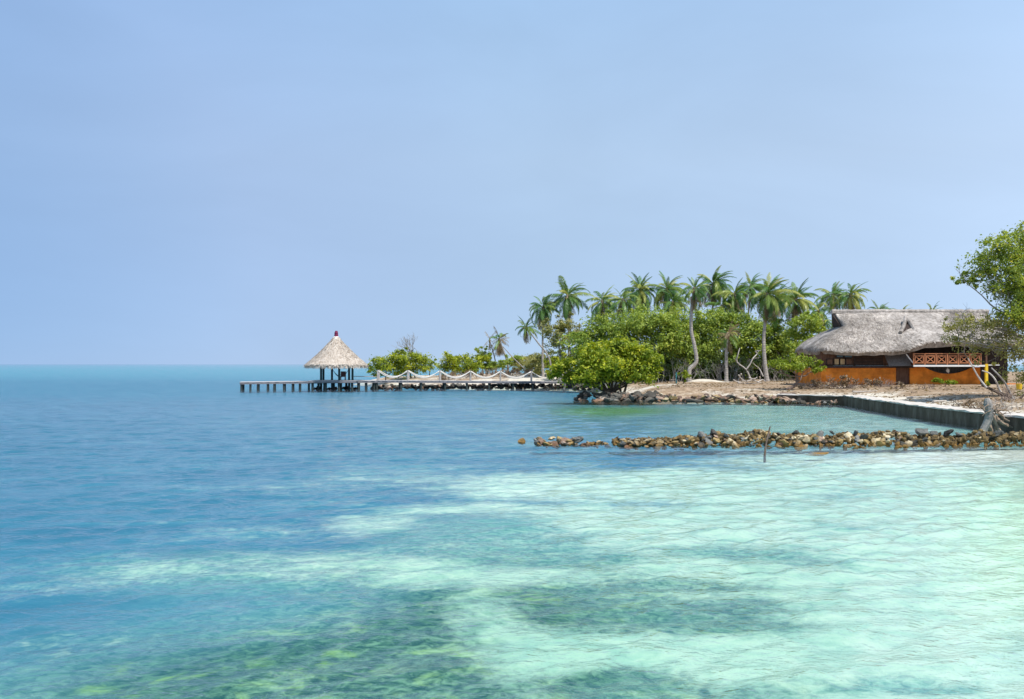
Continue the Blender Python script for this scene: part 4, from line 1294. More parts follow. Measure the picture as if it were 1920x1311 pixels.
def palm(label, crown, d, foot=None, scale=1.0, nf=20, nd=5, r=0.16, mid=None, group='coconut palms of the grove', wind=0.42, seed=0, dry=False, base_d=None):
    rr = random.Random(seed * 7 + 3)
    nf = int(nf * 1.75); nd = int(nd * 1.9)
    top = at(crown[0], crown[1] + 3, d)
    if foot is not None and mid is None: foot += rr.uniform(-16, 16)
    b0 = base_at(foot if foot is not None else crown[0] + rr.uniform(-12, 12), base_d or d)
    root = thing('palm_tree', label, 'palm tree', b0, group)
    if mid:
        path = [b0 - Vector((0, 0, 0.3))] + [at(x, y, d) for x, y in mid] + [top]
    else:
        bend = rr.uniform(-0.35, 0.35)
        path = [b0 - Vector((0, 0, 0.3)), b0.lerp(top, 0.33) + Vector((bend, 0, 0)), b0.lerp(top, 0.7) + Vector((bend * 0.6, 0, 0)), top]
    path = catmull(path, 16)
    m = len(path) - 1
    rad = []
    for i in range(m + 1):
        t_ = i / m
        base_r = r * (1.0 - 0.42 * t_ + 0.45 * math.exp(-t_ * 18))
        rad.append(base_r * (1.0 + (0.055 if i % 2 else -0.03)))
    mb = MB().tube(path, rad, 9)
    mb.build('trunk', M['palm_trunk'], root)
    loc = top - b0
    if not dry and seed % 3 != 1:
        for k in range(rr.randint(3, 6)):
            a_ = rr.uniform(0, 6.28)
            link('coconut', COCO, root, loc + Vector((math.cos(a_) * 0.26, math.sin(a_) * 0.26, rr.uniform(-0.35, -0.05))), None, rr.uniform(0.8, 1.15))
    # brown fibrous heart of the crown
    MB().tube([top - Vector((0, 0, 0.55)), top - Vector((0, 0, 0.2)), top + Vector((0, 0, 0.25))], [r * 0.75, r * 1.5, r * 0.5], 8, 0.15).build('crown_heart', M['frond_dry'] if dry else M['root_wood'], root)
    ga = 2.39996; wk = wind * rr.uniform(0.4, 1.35); wy = rr.uniform(-1, 1)
    for k in range(nf):
        e = k / max(1, nf - 1)
        el = R(84) - R(125) * e ** 0.95 + rr.gauss(0, R(9))
        az = k * ga + rr.uniform(-.25, .25)
        v_ = Vector((math.cos(el) * math.cos(az), math.cos(el) * math.sin(az), math.sin(el)))
        v_.x += wk * (0.3 + 0.7 * max(0, v_.z)); v_.y += wy * 0.3
        v_.normalize()
        el2 = math.asin(max(-1, min(1, v_.z))); az2 = math.atan2(v_.y, v_.x)
        me = (FD if dry and rr.random() < 0.75 else FR)[rr.randrange(3 if dry else 5)]
        if e < 0.28 and not dry: me = FY[rr.randrange(3)]
        eu = Euler((rr.gauss(0, 0.25), -el2, az2), 'XYZ')
        link('dead_frond' if me in FD else 'frond', me, root, loc + v_ * 0.12, eu, 0.96 * scale * rr.uniform(0.70, 1.16) * (0.9 if e < 0.15 else 1))
    for k in range(nd):
        az = rr.uniform(0, 6.28); el = R(rr.uniform(-85, -35))
        link('dead_frond', rr.choice(FD), root, loc - Vector((0, 0, 0.45)), Euler((rr.gauss(0, 0.3), -el, az), 'XYZ'), scale * rr.uniform(0.8, 1.15))
    return root


palm('leftmost tall palm of the grove beside the sparse olive tree', (1018, 574), 126, 1016, 0.86, 20, 6, seed=1)
palm('tall palm with shaggy dark skirt above the sparse olive tree', (1064, 553), 126, 1063, 0.98, 22, 10, 0.20, seed=2)
palm('small palm leaning far left from the olive bush', (986, 611), 120, 1036, 0.58, 13, 6, 0.12, mid=[(1030, 673), (1008, 642)], seed=3)
palm('palm with drooping left fronds over the big light green tree', (1129, 563), 122, 1132, 0.88, 18, 7, seed=4)
palm('short full palm close right of the drooping left palm', (1168, 560), 118, 1166, 0.80, 18, 6, seed=5)
palm('tall palm with brown hanging fronds above the tall rounded tree', (1199, 542), 124, 1202, 0.98, 20, 12, seed=6)
palm('tall upright palm standing alone above the right of rounded tree', (1250, 540), 124, 1247, 0.95, 21, 5, seed=7)
palm('lower palm tucked beneath the tall upright palm', (1262, 565), 120, 1260, 0.78, 17, 5, seed=8)
palm('palm on a bent pale trunk that curves at its foot', (1302, 540), 103, 1292, 0.66, 18, 8, 0.235, mid=[(1293, 694), (1305.5, 678), (1302, 648), (1296, 618), (1297, 575)], seed=9)
palm('tallest palm at the middle of the grove with windswept top', (1337, 530), 126, 1342, 1.05, 22, 9, seed=10)
palm('low palm half hidden under the tallest palm', (1354, 572), 122, 1352, 0.80, 18, 5, seed=11)
palm('palm with tan dry skirt right of the tallest palm', (1377, 549), 122, 1383, 0.86, 19, 12, seed=12)
palm('slender upright palm left of the big double crowned palm', (1407, 536), 126, 1401, 0.84, 19, 5, seed=13)
palm('big palm on a straight grey trunk with drooping brown fronds', (1439, 549), 104, 1439, 0.98, 22, 11, 0.23, mid=[(1434, 680), (1432, 640), (1435, 600)], seed=14)
palm('palm behind the big palm leaning slightly right', (1456, 554), 124, 1452, 0.82, 17, 6, seed=15)
palm('tall palm with tan skirt left of the thatched house', (1492, 558), 112, 1486, 0.92, 21, 13, 0.20, seed=16)
palm('small young palm behind the house left end', (1534, 580), 118, 1536, 0.66, 15, 3, seed=17)
palm('short dark palm low behind the roof left end', (1542, 600), 114, 1544, 0.58, 14, 3, seed=18)
palm('palm over the house ridge left end, thin dark trunk', (1562, 551), 120, 1556, 0.76, 18, 6, seed=19)
palm('leafy palm over the house ridge right of thin trunked palm', (1594, 552), 118, 1588, 0.82, 19, 7, seed=20)
palm('palm tip showing yellow green fronds above the ridge middle', (1648, 581), 116, 1648, 0.55, 13, 2, seed=21)
palm('tiny palm tip above the ridge right of the yellow green one', (1690, 586), 118, 1690, 0.5, 11, 0, seed=22)
palm('small dark palm tip above the ridge near the big tree', (1748, 582), 118, 1748, 0.5, 11, 0, seed=23)
palm('straight palm with a drooping dry brown crown in front of trees', (1365, 624), 103, 1362, 0.62, 15, 5, 0.20, mid=[(1362, 690), (1362, 655)], seed=24, dry=True, wind=0.5)
palm('dying palm with hanging brown fronds on the left spit', (936, 634), 140, 938, 0.72, 12, 14, 0.16, seed=25, dry=True, group='dying palms on the spit')
palm('headless bare palm pole with red brown remnant fronds', (918, 634), 141, 918, 0.50, 3, 4, 0.10, seed=26, group='dying palms on the spit', dry=True)
o = MB().tube([at(943, 650, 133), at(962, 671, 132), at(986, 694, 131)], [0.06, 0.07, 0.08], 7)
lp = bpy.data.objects.new('leaning_pole', o.mesh('leaning_pole', M['bark_grey'])); col.objects.link(lp)
tag(lp, 'thin bare palm trunk leaning left across the low bushes', 'pole')

# ------------------------------------------------------------------ bleached dead tree, driftwood, small shrubs
b0 = base_at(1400, 99)
dt = thing('dead_tree', 'bleached dead tree with crooked white branches between two palm trunks', 'dead tree', b0)
for pts, r in [([(1408, 712), (1399, 693), (1382, 679), (1384, 664), (1387, 653)], 0.085), ([(1399, 693), (1406, 684), (1412, 672), (1420, 663), (1416, 659), (1427, 657)], 0.075), ([(1431, 706), (1424, 692), (1416, 685), (1412, 680)], 0.06), ([(1412, 672), (1424, 671)], 0.04), ([(1382, 679), (1378, 672)], 0.035)]:
    q = catmull([at(x, y, 99 + random.uniform(-.2, .2)) for x, y in pts], 3)
    MB().tube(q, [r * (1 - 0.55 * i / (len(q) - 1)) for i in range(len(q))], 6, 0.08).build('branch', M['driftwood'], dt)
b0 = base_at(1398, 96)
dw = thing('driftwood', 'heap of bleached driftwood roots on the ground below the dead tree', 'driftwood', b0)
for pts in [[(1375, 712), (1383, 716), (1395, 714)], [(1385, 703), (1391, 711), (1402, 717)], [(1390, 701), (1386, 709), (1383, 717)], [(1400, 715), (1412, 713), (1428, 719)], [(1404, 708), (1414, 711), (1420, 707)], [(1420, 717), (1430, 712), (1436, 716)], [(1384, 718), (1400, 719), (1418, 719)]]:
    q = catmull([at(x, y, 96 + random.uniform(-.4, .4)) for x, y in pts], 3)
    MB().tube(q, [0.07 * (1 - 0.4 * i / (len(q) - 1)) for i in range(len(q))], 5, 0.1).build('root', M['driftwood'], dw)
tree('shrub', 'small bright green shrub left of the curved palm trunk', 'shrub', 98, [(1281, 706, 11, 9), (1284, 699, 8, 7)], 650, 0.2, M['leaf_lime'], M['bark'], 1281, None, 0.05)
p0 = base_at(1268, 98.5)
o = MB().box(p0 + Vector((0, 0, 0.55)), (0.12, 0.12, 1.2)).build('teal_post', M['teal'])
tag(o, 'short teal post standing left of the small green shrub', 'post')

# flat topped tree on reddish twisted stems
b0 = base_at(1466, 79)
ut = thing('flat_topped_tree', 'small flat topped green tree on twisted reddish stems by the seawall', 'tree', b0)
L = [(at(px, py, 79 + dy), (rx * 79 / F, rx * 79 / F * 0.8, ry * 79 / F)) for px, py, rx, ry, dy in [(1470, 682, 26, 9, 0), (1500, 678, 30, 11, 0.4), (1526, 686, 20, 10, 0), (1490, 690, 30, 8, -0.6), (1528, 695, 14, 7, 0)]]
leaves(L, 3600, 0.19, M['leaf_lime'], 'crown', ut, clump=0.34, per=50)
mb = MB()
q = catmull([b0 - Vector((0, 0, 0.2)), at(1474, 731, 79), at(1492, 722, 79), at(1496, 708, 79)], 4)
mb.tube(q, [0.16 - 0.07 * i / (len(q) - 1) for i in range(len(q))], 7, 0.08)
for (x, y) in ((1460, 690), (1478, 688), (1498, 690), (1514, 692), (1530, 697), (1450, 697)):
    s_ = random.choice([at(1494, 715, 79), at(1490, 722, 79), at(1497, 706, 79)])
    w = wander(s_, at(x, y, 79 + random.uniform(-.6, .6)), 3, 0.10)
    mb.tube(w, [0.065 - 0.035 * i / (len(w) - 1) for i in range(len(w))], 5)
    for k in range(3):
        branch(mb, w[-3], (random.gauss(0, .8), random.gauss(0, .6), 0.5), 0.6, 0.025, 1, 0.7, 0.1, 3)
mb.build('trunk', M['bark_red'], ut)


def dead_shrub(label, px, d, w, h, n_, mat='twig', name='dead_shrub', up=0.15, dry_leaf=0):
    b0 = base_at(px, d)
    t_ = thing(name, label, 'shrub', b0, 'dry bare shrubs on the sand')
    mb = MB()
    for k in range(n_):
        s_ = b0 + Vector((random.uniform(-w, w) * 0.6, random.uniform(-.5, .5), -0.05))
        branch(mb, s_, (random.gauss(0, .8), random.gauss(0, .5), random.uniform(0.3, 1)), h * random.uniform(0.35, 0.6), 0.028, 2, 0.7, up, 4)
    tag(mb.build('stems', M[mat], t_), kind='stuff')
    if dry_leaf:
        leaves([(b0 + Vector((0, 0, h * 0.4)), (w, 0.8, h * 0.45))], dry_leaf, 0.16, M['leaf_dry'], 'dry_leaves', t_, inner=0.6)
    return t_


dead_shrub('wide brown dry shrub before the orange wall left part', 1578, 80, 2.1, 1.0, 44, dry_leaf=900)
dead_shrub('tangled reddish dry shrub right of the flat topped tree', 1528, 80, 1.4, 0.9, 22, dry_leaf=500)
dead_shrub('thin dry brush before the orange wall middle', 1648, 81, 1.7, 0.8, 26, dry_leaf=420)
dead_shrub('small dry brush left of the brown doorway panel', 1690, 78, 0.9, 0.5, 10, dry_leaf=120)
dead_shrub('straggly dry twigs on the sand below the veranda', 1738, 76, 1.1, 0.55, 12)
dead_shrub('sprawling dark dead branches on the pale sand behind the wall', 1812, 55, 1.6, 0.75, 15, 'bark', up=-0.1)
dead_shrub('low brown brush on the sand left of the stump top', 1835, 52, 1.0, 0.6, 14, dry_leaf=160)
dead_shrub('tangled pale dead branches behind the stump', 1878, 50, 1.2, 0.8, 18, 'driftwood')
dead_shrub('dry branches heaped at the right edge below the big tree', 1905, 56, 1.3, 0.9, 18, 'twig')
tree('shrub', 'low lime green bush against the orange house wall', 'shrub', 80.5, [(1772, 716, 16, 6), (1786, 719, 12, 5), (1757, 713, 10, 5)], 900, 0.17, M['leaf_lime'], M['bark'], 1772, None, 0.04)
tree('shrub', 'small green shrub at the foot of the yellow post', 'shrub', 80, [(1853, 722, 9, 5), (1846, 724, 6, 4)], 420, 0.15, M['leaf_lime'], M['bark'], 1852, None, 0.04)
o = MB()
p0, p1 = at(1434, 854, 31), at(1444, 800, 31.6)
o.tube(catmull([p0 - Vector((0, 0, 0.6)), p0, at(1437, 830, 31.2), p1], 4), [0.04, 0.04, 0.04, 0.038, 0.038, 0.036, 0.034, 0.034, 0.03, 0.03, 0.028, 0.025, 0.02], 7, 0.12)
st_ = o.build('wooden_stake', M['bark'])
tag(st_, 'thin weathered stake leaning up out of the water before the breakwater', 'stake')

# stump at the wall
d_ = 41.5
b0 = at(1853, 808, d_)
sp = thing('tree_stump', 'grey dead stump with gnarled roots rising against the seawall', 'stump', (b0.x, b0.y, -0.1))
mb = MB()
q = catmull([at(1842, 812, d_), at(1849, 797, d_), at(1855, 778, d_), at(1853, 760, d_), at(1851, 747, d_)], 4)
mb.tube(q, [0.17, 0.17, 0.16, 0.16, 0.16, 0.165, 0.17, 0.175, 0.18, 0.18, 0.19, 0.19, 0.18, 0.17, 0.15, 0.12, 0.09], 9, 0.09)
mb.build('trunk', M['bark_grey'], sp)
mb = MB()
for x0, y0, x1, y1, r in [(1856, 770, 1876, 812, .11), (1858, 775, 1890, 800, .09), (1860, 762, 1880, 778, .10), (1866, 780, 1868, 816, .09), (1862, 768, 1884, 768, .07), (1872, 775, 1893, 790, .06), (1854, 790, 1860, 816, .1), (1878, 795, 1905, 803, .06)]:
    q = wander(at(x0, y0, d_), at(x1, y1, d_ + random.uniform(-.3, .3)), 3, 0.12)
    mb.tube(q, [r * (1.1 - 0.5 * i / (len(q) - 1)) for i in range(len(q))], 6, 0.15)
for k in range(26):
    branch(mb, at(random.uniform(1850, 1885), random.uniform(756, 785), d_ + random.uniform(-.2, .2)), (random.gauss(0, .8), random.gauss(0, .5), random.gauss(0.2, .6)), 0.28, 0.028, 1, 0.8, 0, 4)
mb.build('root_mass', M['root_wood'], sp)

# leaning branches below the big tree
d_ = 57
b0 = base_at(1900, d_)
lt = thing('fallen_tree', 'half fallen tree with long bare curved branches before the house', 'dead tree', b0)
for pts, r, mt in [([(1912, 765), (1891, 745), (1862, 732), (1841, 722)], 0.13, 'bark'), ([(1905, 758), (1893, 735), (1885, 719), (1872, 703), (1859, 690)], 0.075, 'bark_grey'), ([(1880, 741), (1873, 728), (1866, 712), (1855, 700), (1841, 695)], 0.065, 'driftwood'), ([(1850, 727), (1838, 712), (1831, 701), (1823, 686), (1815, 672)], 0.06, 'driftwood'), ([(1900, 752), (1915, 745), (1930, 730)], 0.08, 'bark'), ([(1895, 752), (1882, 762), (1868, 768)], 0.06, 'bark'), ([(1815, 672), (1808, 660), (1810, 636)], 0.035, 'bark')]:
    q = catmull([at(x, y, d_ + random.uniform(-.2, .2)) for x, y in pts], 4)
    MB().tube(q, [r * (1 - 0.5 * i / (len(q) - 1)) for i in range(len(q))], 7, 0.06).build('branch', M[mt], lt)

# the big tree at the right edge
d_ = 60
b0 = base_at(1965, d_)
big = thing('broadleaf_tree', 'tall leafy tree overhanging the house at the right edge', 'tree', b0)
sc_ = d_ / F
lob = [(1880, 470, 42, 34), (1925, 455, 40, 30), (1840, 508, 44, 26), (1900, 520, 50, 34), (1808, 528, 24, 14), (1955, 510, 60, 50), (1875, 550, 46, 24), (1930, 570, 50, 34), (1960, 600, 60, 50), (1890, 487, 50, 30), (1985, 450, 60, 50), (1905, 600, 46, 30)]
leaves([(at(x, y, d_ + random.uniform(-1, 1)), (rx * sc_, rx * sc_ * 0.9, ry * sc_)) for x, y, rx, ry in lob], 22000, 0.18, M['leaf_tree'], 'crown', big, clump=0.36, inner=0.35, per=45)
lob2 = [(1850, 612, 50, 20), (1890, 630, 40, 36), (1810, 606, 30, 14), (1905, 670, 36, 40), (1780, 618, 22, 16), (1920, 710, 30, 30), (1798, 640, 34, 18), (1846, 652, 40, 24)]
leaves([(at(x, y, d_ + random.uniform(-1, 1)), (rx * sc_, rx * sc_ * 0.8, ry * sc_)) for x, y, rx, ry in lob2], 6500, 0.15, M['leaf_olive'], 'lower_crown', big, clump=0.40, inner=0.5, per=28)
mb = MB()
q = catmull([b0 - Vector((0, 0, 0.3)), at(1962, 690, d_), at(1950, 620, d_), at(1935, 560, d_)], 4)
mb.tube(q, [0.24 - 0.10 * i / (len(q) - 1) for i in range(len(q))], 8, 0.05)
for x, y, rx, ry in lob + lob2:
    w = wander(q[random.choice((5, 7, 9))], at(x, y, d_), 4, 0.07)
    mb.tube(w, [0.09 - 0.075 * i / (len(w) - 1) for i in range(len(w))], 5)
    for k in range(7):
        branch(mb, w[random.choice((-1, -4, -7))], (random.gauss(-0.3, .7), random.gauss(0, .6), random.gauss(0.2, .5)), 0.7, 0.025, 2, 0.7, 0.1, 3)
mb.build('trunk', M['bark_grey'], big)

# ------------------------------------------------------------------ thatched house
HD = 85.0                                    # distance of the front wall


def hx(px, d=HD): return (px - CX) / F * d
def hz_(py, d=HD): return CH - (py - HY) / F * d


zg = 0.86
house = thing('thatched_house', 'long house with grey thatched roof, orange lower walls and a veranda', 'house', (hx(1690), HD + 4, zg))


def part(name, x0, x1, z0, z1, y0, y1, mat):
    return MB().box(((x0 + x1) / 2, (y0 + y1) / 2, (z0 + z1) / 2), (abs(x1 - x0), abs(y1 - y0), abs(z1 - z0))).build(name, mat, house)


xl_, xr_ = hx(1540), hx(1838)
# foundation and lower walls (the front one has a sagging top edge under the veranda)
part('foundation', xl_ - 0.05, xr_ + 0.05, zg - 0.5, hz_(721.5), HD - 0.12, HD + 8, M['foundation'])
part('lower_wall', xl_, hx(1680), hz_(721.4), hz_(690), HD, HD + 0.25, M['orange_wall'])
part('lower_wall', hx(1706), hx(1733), hz_(721.4), hz_(688.5), HD - 0.02, HD + 0.25, M['orange_wall'])
part('doorway_panel', hx(1680), hx(1706), hz_(721.4), hz_(690), HD + 0.14, HD + 0.3, M['brown_wood'])
part('side_wall', xl_, xl_ + 0.25, hz_(721.4), hz_(690), HD + 0.26, HD + 7.8, M['orange_wall'])
vv, ff = [], []
K = 20
for i in range(K + 1):
    e = i / K
    x = hx(1733) + (xr_ - hx(1733)) * e
    pxx = 1733 + (1838 - 1733) * e
    sagk = max(0, 1 - ((pxx - 1778) / 45) ** 2)
    z1 = hz_(688.5 + 12.5 * sagk)
    for y in (HD - 0.02, HD + 0.2):
        vv += [(x, y, hz_(721.4)), (x, y, z1)]
for i in range(K):
    a = i * 4
    ff += [(a, a + 4, a + 5, a + 1), (a + 2, a + 3, a + 7, a + 6), (a + 1, a + 5, a + 7, a + 3), (a, a + 2, a + 6, a + 4)]
MB().add(vv, ff).build('sagging_panel', M['orange_wall'], house)
part('back_panel', hx(1706), xr_, hz_(721.4), hz_(686), HD + 1.2, HD + 1.3, M['grey_wood'])
part('corner_post', xr_ + 0.01, xr_ + 0.18, hz_(722), hz_(655), HD - 0.05, HD + 0.15, M['dark_wood'])
# upper floor
part('sill_beam', xl_ - 0.05, hx(1712), hz_(690), hz_(686), HD - 0.10, HD + 0.3, M['dark_wood'])
part('upper_wall', xl_, hx(1716), hz_(685.9), hz_(657), HD + 0.16, HD + 0.3, M['brown_wood'])
part('upper_side_wall', xl_ + 0.02, xl_ + 0.15, hz_(685.9), hz_(660), HD + 0.31, HD + 7.5, M['brown_wood'])
for i, (a, b_, c, d, m_) in enumerate([(1550, 1562, 673, 684.5, 'brown_wood'), (1564, 1574, 672, 684.5, 'curtain'), (1575, 1585, 672, 684.5, 'curtain'), (1586, 1598, 672, 684.5, 'brown_wood')]):
    wdw = part('window', hx(a), hx(b_), hz_(d), hz_(c), HD + 0.06, HD + 0.15, M['dark_wood'])
    MB().box(((hx(a) + hx(b_)) / 2, HD + 0.045, (hz_(c) + hz_(d)) / 2), (hx(b_) - hx(a) - 0.1, 0.02, hz_(c) - hz_(d) - 0.1)).build('curtain' if m_ == 'curtain' else 'pane', M[m_], wdw)
for a, b_ in ((1568, 1582), (1583, 1599)):
    wdw = part('window', hx(a), hx(b_), hz_(671), hz_(659), HD + 0.06, HD + 0.15, M['dark_wood'])
    MB().box(((hx(a) + hx(b_)) / 2, HD + 0.045, (hz_(671) + hz_(659)) / 2), (hx(b_) - hx(a) - 0.12, 0.02, hz_(659) - hz_(671) - 0.12)).build('pane', M['glass'], wdw)
lv = part('louvre_frame', hx(1602), hx(1656), hz_(685.8), hz_(659), HD + 0.08, HD + 0.15, M['dark_wood'])
for i in range(9):
    z = hz_(684.5) + i * 0.125
    MB().bar((hx(1604), HD + 0.05, z), (hx(1654), HD + 0.05, z), 0.10, 0.025).build('slat', M['brown_wood'], lv)
# hanging awning shutter
MB().add([(hx(1658), HD + 0.1, hz_(664)), (hx(1704), HD + 0.1, hz_(664)), (hx(1702), HD - 0.75, hz_(686)), (hx(1661), HD - 0.75, hz_(687)),
          (hx(1658), HD + 0.16, hz_(663)), (hx(1704), HD + 0.16, hz_(663)), (hx(1702), HD - 0.69, hz_(685)), (hx(1661), HD - 0.69, hz_(686))],
         [(0, 3, 2, 1), (4, 5, 6, 7), (0, 1, 5, 4), (1, 2, 6, 5), (2, 3, 7, 6), (3, 0, 4, 7)]).build('awning_shutter', M['grey_wood'], house)
# veranda
VY = HD - 1.15
part('veranda_floor', hx(1712), hx(1850), hz_(685.8), hz_(684.2), VY, HD + 3.2, M['grey_wood'])
part('deck_edge', hx(1712, VY), hx(1846, VY), hz_(687.6), hz_(684.4), VY - 0.10, VY - 0.005, M['white_paint'])
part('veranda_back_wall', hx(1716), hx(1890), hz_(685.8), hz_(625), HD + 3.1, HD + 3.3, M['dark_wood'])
MB().bar(at(1699, 664, VY + 0.3), at(1713, 682, VY + 0.1), 0.09, 0.09).build('brace', M['white_paint'], house)
rail = part('top_rail', hx(1712, VY), hx(1840, VY), hz_(664.2, VY), hz_(662.6, VY), VY - 0.04, VY + 0.05, M['rail_wood'])
part('middle_rail', hx(1712, VY), hx(1840, VY), hz_(667.0, VY), hz_(666.2, VY), VY - 0.03, VY + 0.04, M['rail_wood'])
part('bottom_rail', hx(1712, VY), hx(1840, VY), hz_(681.6, VY), hz_(680.4, VY), VY - 0.04, VY + 0.05, M['rail_wood'])
for i in range(7):
    a = 1713 + i * 21
    part('rail_post', hx(a - 0.9, VY), hx(a + 0.9, VY), hz_(684, VY), hz_(662.5, VY), VY - 0.055, VY + 0.06, M['rail_wood'])
    if i == 6: break
    a0, a1, c0, c1 = a + 3.0, a + 18.0, 668.0, 680.2
    lat = MB()
    p = lambda x, y, dy=0: Vector((hx(x, VY), VY + dy, hz_(y, VY)))
    lat.bar(p(a0, c0), p(a1, c1), 0.05, 0.07).bar(p(a0, c1, 0.012), p(a1, c0, 0.012), 0.05, 0.07)
    lat.bar(p(a0, c0, -0.01), p(a0, c1, -0.01), 0.06, 0.06).bar(p(a1, c0, -0.01), p(a1, c1, -0.01), 0.06, 0.06)
    lat.bar(p(a0, c0, -0.02), p(a1, c0, -0.02), 0.05, 0.05).bar(p(a0, c1, -0.02), p(a1, c1, -0.02), 0.05, 0.05)
    lat.build('lattice_panel', M['rail_wood'], house)
part('yellow_post', hx(1846.5, VY), hx(1851.5, VY), zg - 0.2, hz_(682.5, VY), VY - 0.12, VY + 0.11, M['yellow'])
part('upper_post', hx(1847.5, VY), hx(1850.5, VY), hz_(682.4, VY), hz_(650, VY), VY - 0.08, VY + 0.07, M['brown_wood'])
part('white_beam', hx(1853, VY), hx(1874, VY), hz_(685.4, VY), hz_(683.8, VY), VY - 0.02, VY + 0.06, M['white_paint'])
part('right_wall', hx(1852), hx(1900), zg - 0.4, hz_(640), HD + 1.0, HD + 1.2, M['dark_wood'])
part('low_orange_wall', hx(1880), hx(1915), zg - 0.4, hz_(719), HD - 0.3, HD - 0.1, M['orange_wall'])
# white bundle in the opening under the veranda
o = bpy.data.objects.new('white_bundle', rock_mesh('white_bundle', M['white_paint'], 77, 2, 1.1)); col.objects.link(o)
o.location = (hx(1778.5), HD + 0.10, hz_(694.5)); o.scale = (0.17, 0.12, 0.27)
tag(o, 'white cloth bundle hanging in the dark gap below the veranda', 'bundle')

# roof: rings from the eaves up to the ridge, flared at the bottom, left end closing in a small gable
RX0, RX1 = 25.95, 45.5
RY = HD + 3.6
Z0, Z1 = 4.15, 7.42


def roof_ring(t_):
    z = Z0 + (Z1 - Z0) * t_
    hd = 0.12 + 5.0 * (1 - t_) ** 1.05 * (1 + 0.12 * t_)
    lx = RX0 + 3.1 * min(1, t_ / 0.62) ** 1.35 + (0 if t_ < 0.62 else -0.35 * (t_ - 0.62) / 0.38)
    rx = RX1 - 3.3 * min(1, t_ / 0.62) ** 0.80
    return z, hd, lx, rx


def roof_pt(ph, t_, push=0.0):
    z, hd, lx, rx = roof_ring(t_)
    n_ = 5.0 + 6 * t_
    c, s_ = math.cos(ph), math.sin(ph)
    ex = math.copysign(abs(c) ** (2 / n_), c)
    ey = math.copysign(abs(s_) ** (2 / n_), s_)
    x = (lx + rx) / 2 + ((rx - lx) / 2 + push) * ex
    y = RY + (hd + push) * ey
    e_ = float(sstep(33.0, 35.2, x))
    z += (1 - t_) * (0.62 * e_ - 0.12 * math.sin((x - RX0) * 0.45) * (1 - e_))
    q = Vector((x * 0.55, y * 0.55, z * 0.8))
    k = 0.16 * noise.noise(q) + 0.08 * noise.noise(q * 3.1)
    return Vector((x + k * 0.3 * ex, y + k * ey, z + 0.10 * noise.noise(q * 1.7) * (1 if t_ > 0.03 else 1.4)))


NP, NT = 300, 26
phs = []
for i in range(NP):      # denser sampling along the long sides
    a = 2 * math.pi * i / NP
    phs.append(a + 0.42 * math.sin(2 * a))
rows = []
for k in range(6, -1, -1):     # underside
    tt = 0.80 * k / 6
    rows.append([roof_pt(p_, tt, -0.30) - Vector((0, 0, 0.50)) for p_ in phs])
for k in range(NT + 1):
    rows.append([roof_pt(p_, k / NT) for p_ in phs])
vv = [q for r_ in rows for q in r_]
ff = []
for i in range(len(rows) - 1):
    for k in range(NP):
        k2 = (k + 1) % NP
        ff.append((i * NP + k, i * NP + k2, (i + 1) * NP + k2, (i + 1) * NP + k))
ff.append(tuple((len(rows) - 1) * NP + k for k in range(NP)))
roof = MB().add(vv, ff).build('thatch_roof', M['thatch'], house)
org = parent_org(house)
# loose straw
S = 13000
pt, dn, nm = [], [], []
for k in range(S):
    ph = random.uniform(math.pi * 0.75, math.pi * 2.0)
    ph = ph + 0.42 * math.sin(2 * ph)
    t_ = random.random() ** 1.1 * 0.97
    if random.random() < 0.14: t_ = 0.0
    a = roof_pt(ph, t_); b_ = roof_pt(ph, max(0, t_ - 0.04)) if t_ > 0.04 else a - (roof_pt(ph, 0.05) - a) * 0.6 + Vector((0, 0, -0.12))
    c = roof_pt(ph + 0.01, t_)
    d1 = (b_ - a)
    if d1.length < 1e-4: continue
    d1.normalize()
    nn = d1.cross(c - a)
    if nn.length < 1e-6: continue
    nn.normalize()
    if nn.z < 0: nn = -nn
    pt.append(a - org); dn.append(d1); nm.append(nn)
so_ = link('roof_straw', straw_mesh('roof_straw', np.array(pt), np.array(dn), np.array(nm), M['straw'], 0.26, 0.06), house)
tag(so_, kind='stuff')
# ridge roll, left gable vent and the dark gablet in the front slope
zr, hd_, lx_, rx_ = roof_ring(1.0)
q = [Vector((lx_ - 0.25 + (rx_ - lx_ + 0.4) * i / 40, RY, zr + 0.03 + 0.05 * noise.noise(Vector((i * 0.9, 0, 0))))) for i in range(41)]
MB().tube(q, [0.24 + 0.05 * noise.noise(Vector((i * 1.7, 5, 0))) for i in range(41)], 8, 0.08).build('ridge_roll', M['thatch'], house)
zt, hdt, lxt, _ = roof_ring(0.64)
MB().add([(lxt - 0.16, RY - hdt * 0.55, zt - 0.1), (lxt - 0.16, RY + hdt * 0.55, zt - 0.1), (lx_ - 0.28, RY, zr - 0.12), (lxt - 0.05, RY - hdt * 0.55, zt - 0.1), (lxt - 0.05, RY + hdt * 0.55, zt - 0.1), (lx_ - 0.15, RY, zr - 0.12)],
         [(0, 2, 1), (3, 4, 5), (0, 3, 5, 2), (1, 2, 5, 4), (0, 1, 4, 3)]).build('gable_vent', M['dark_wood'], house)
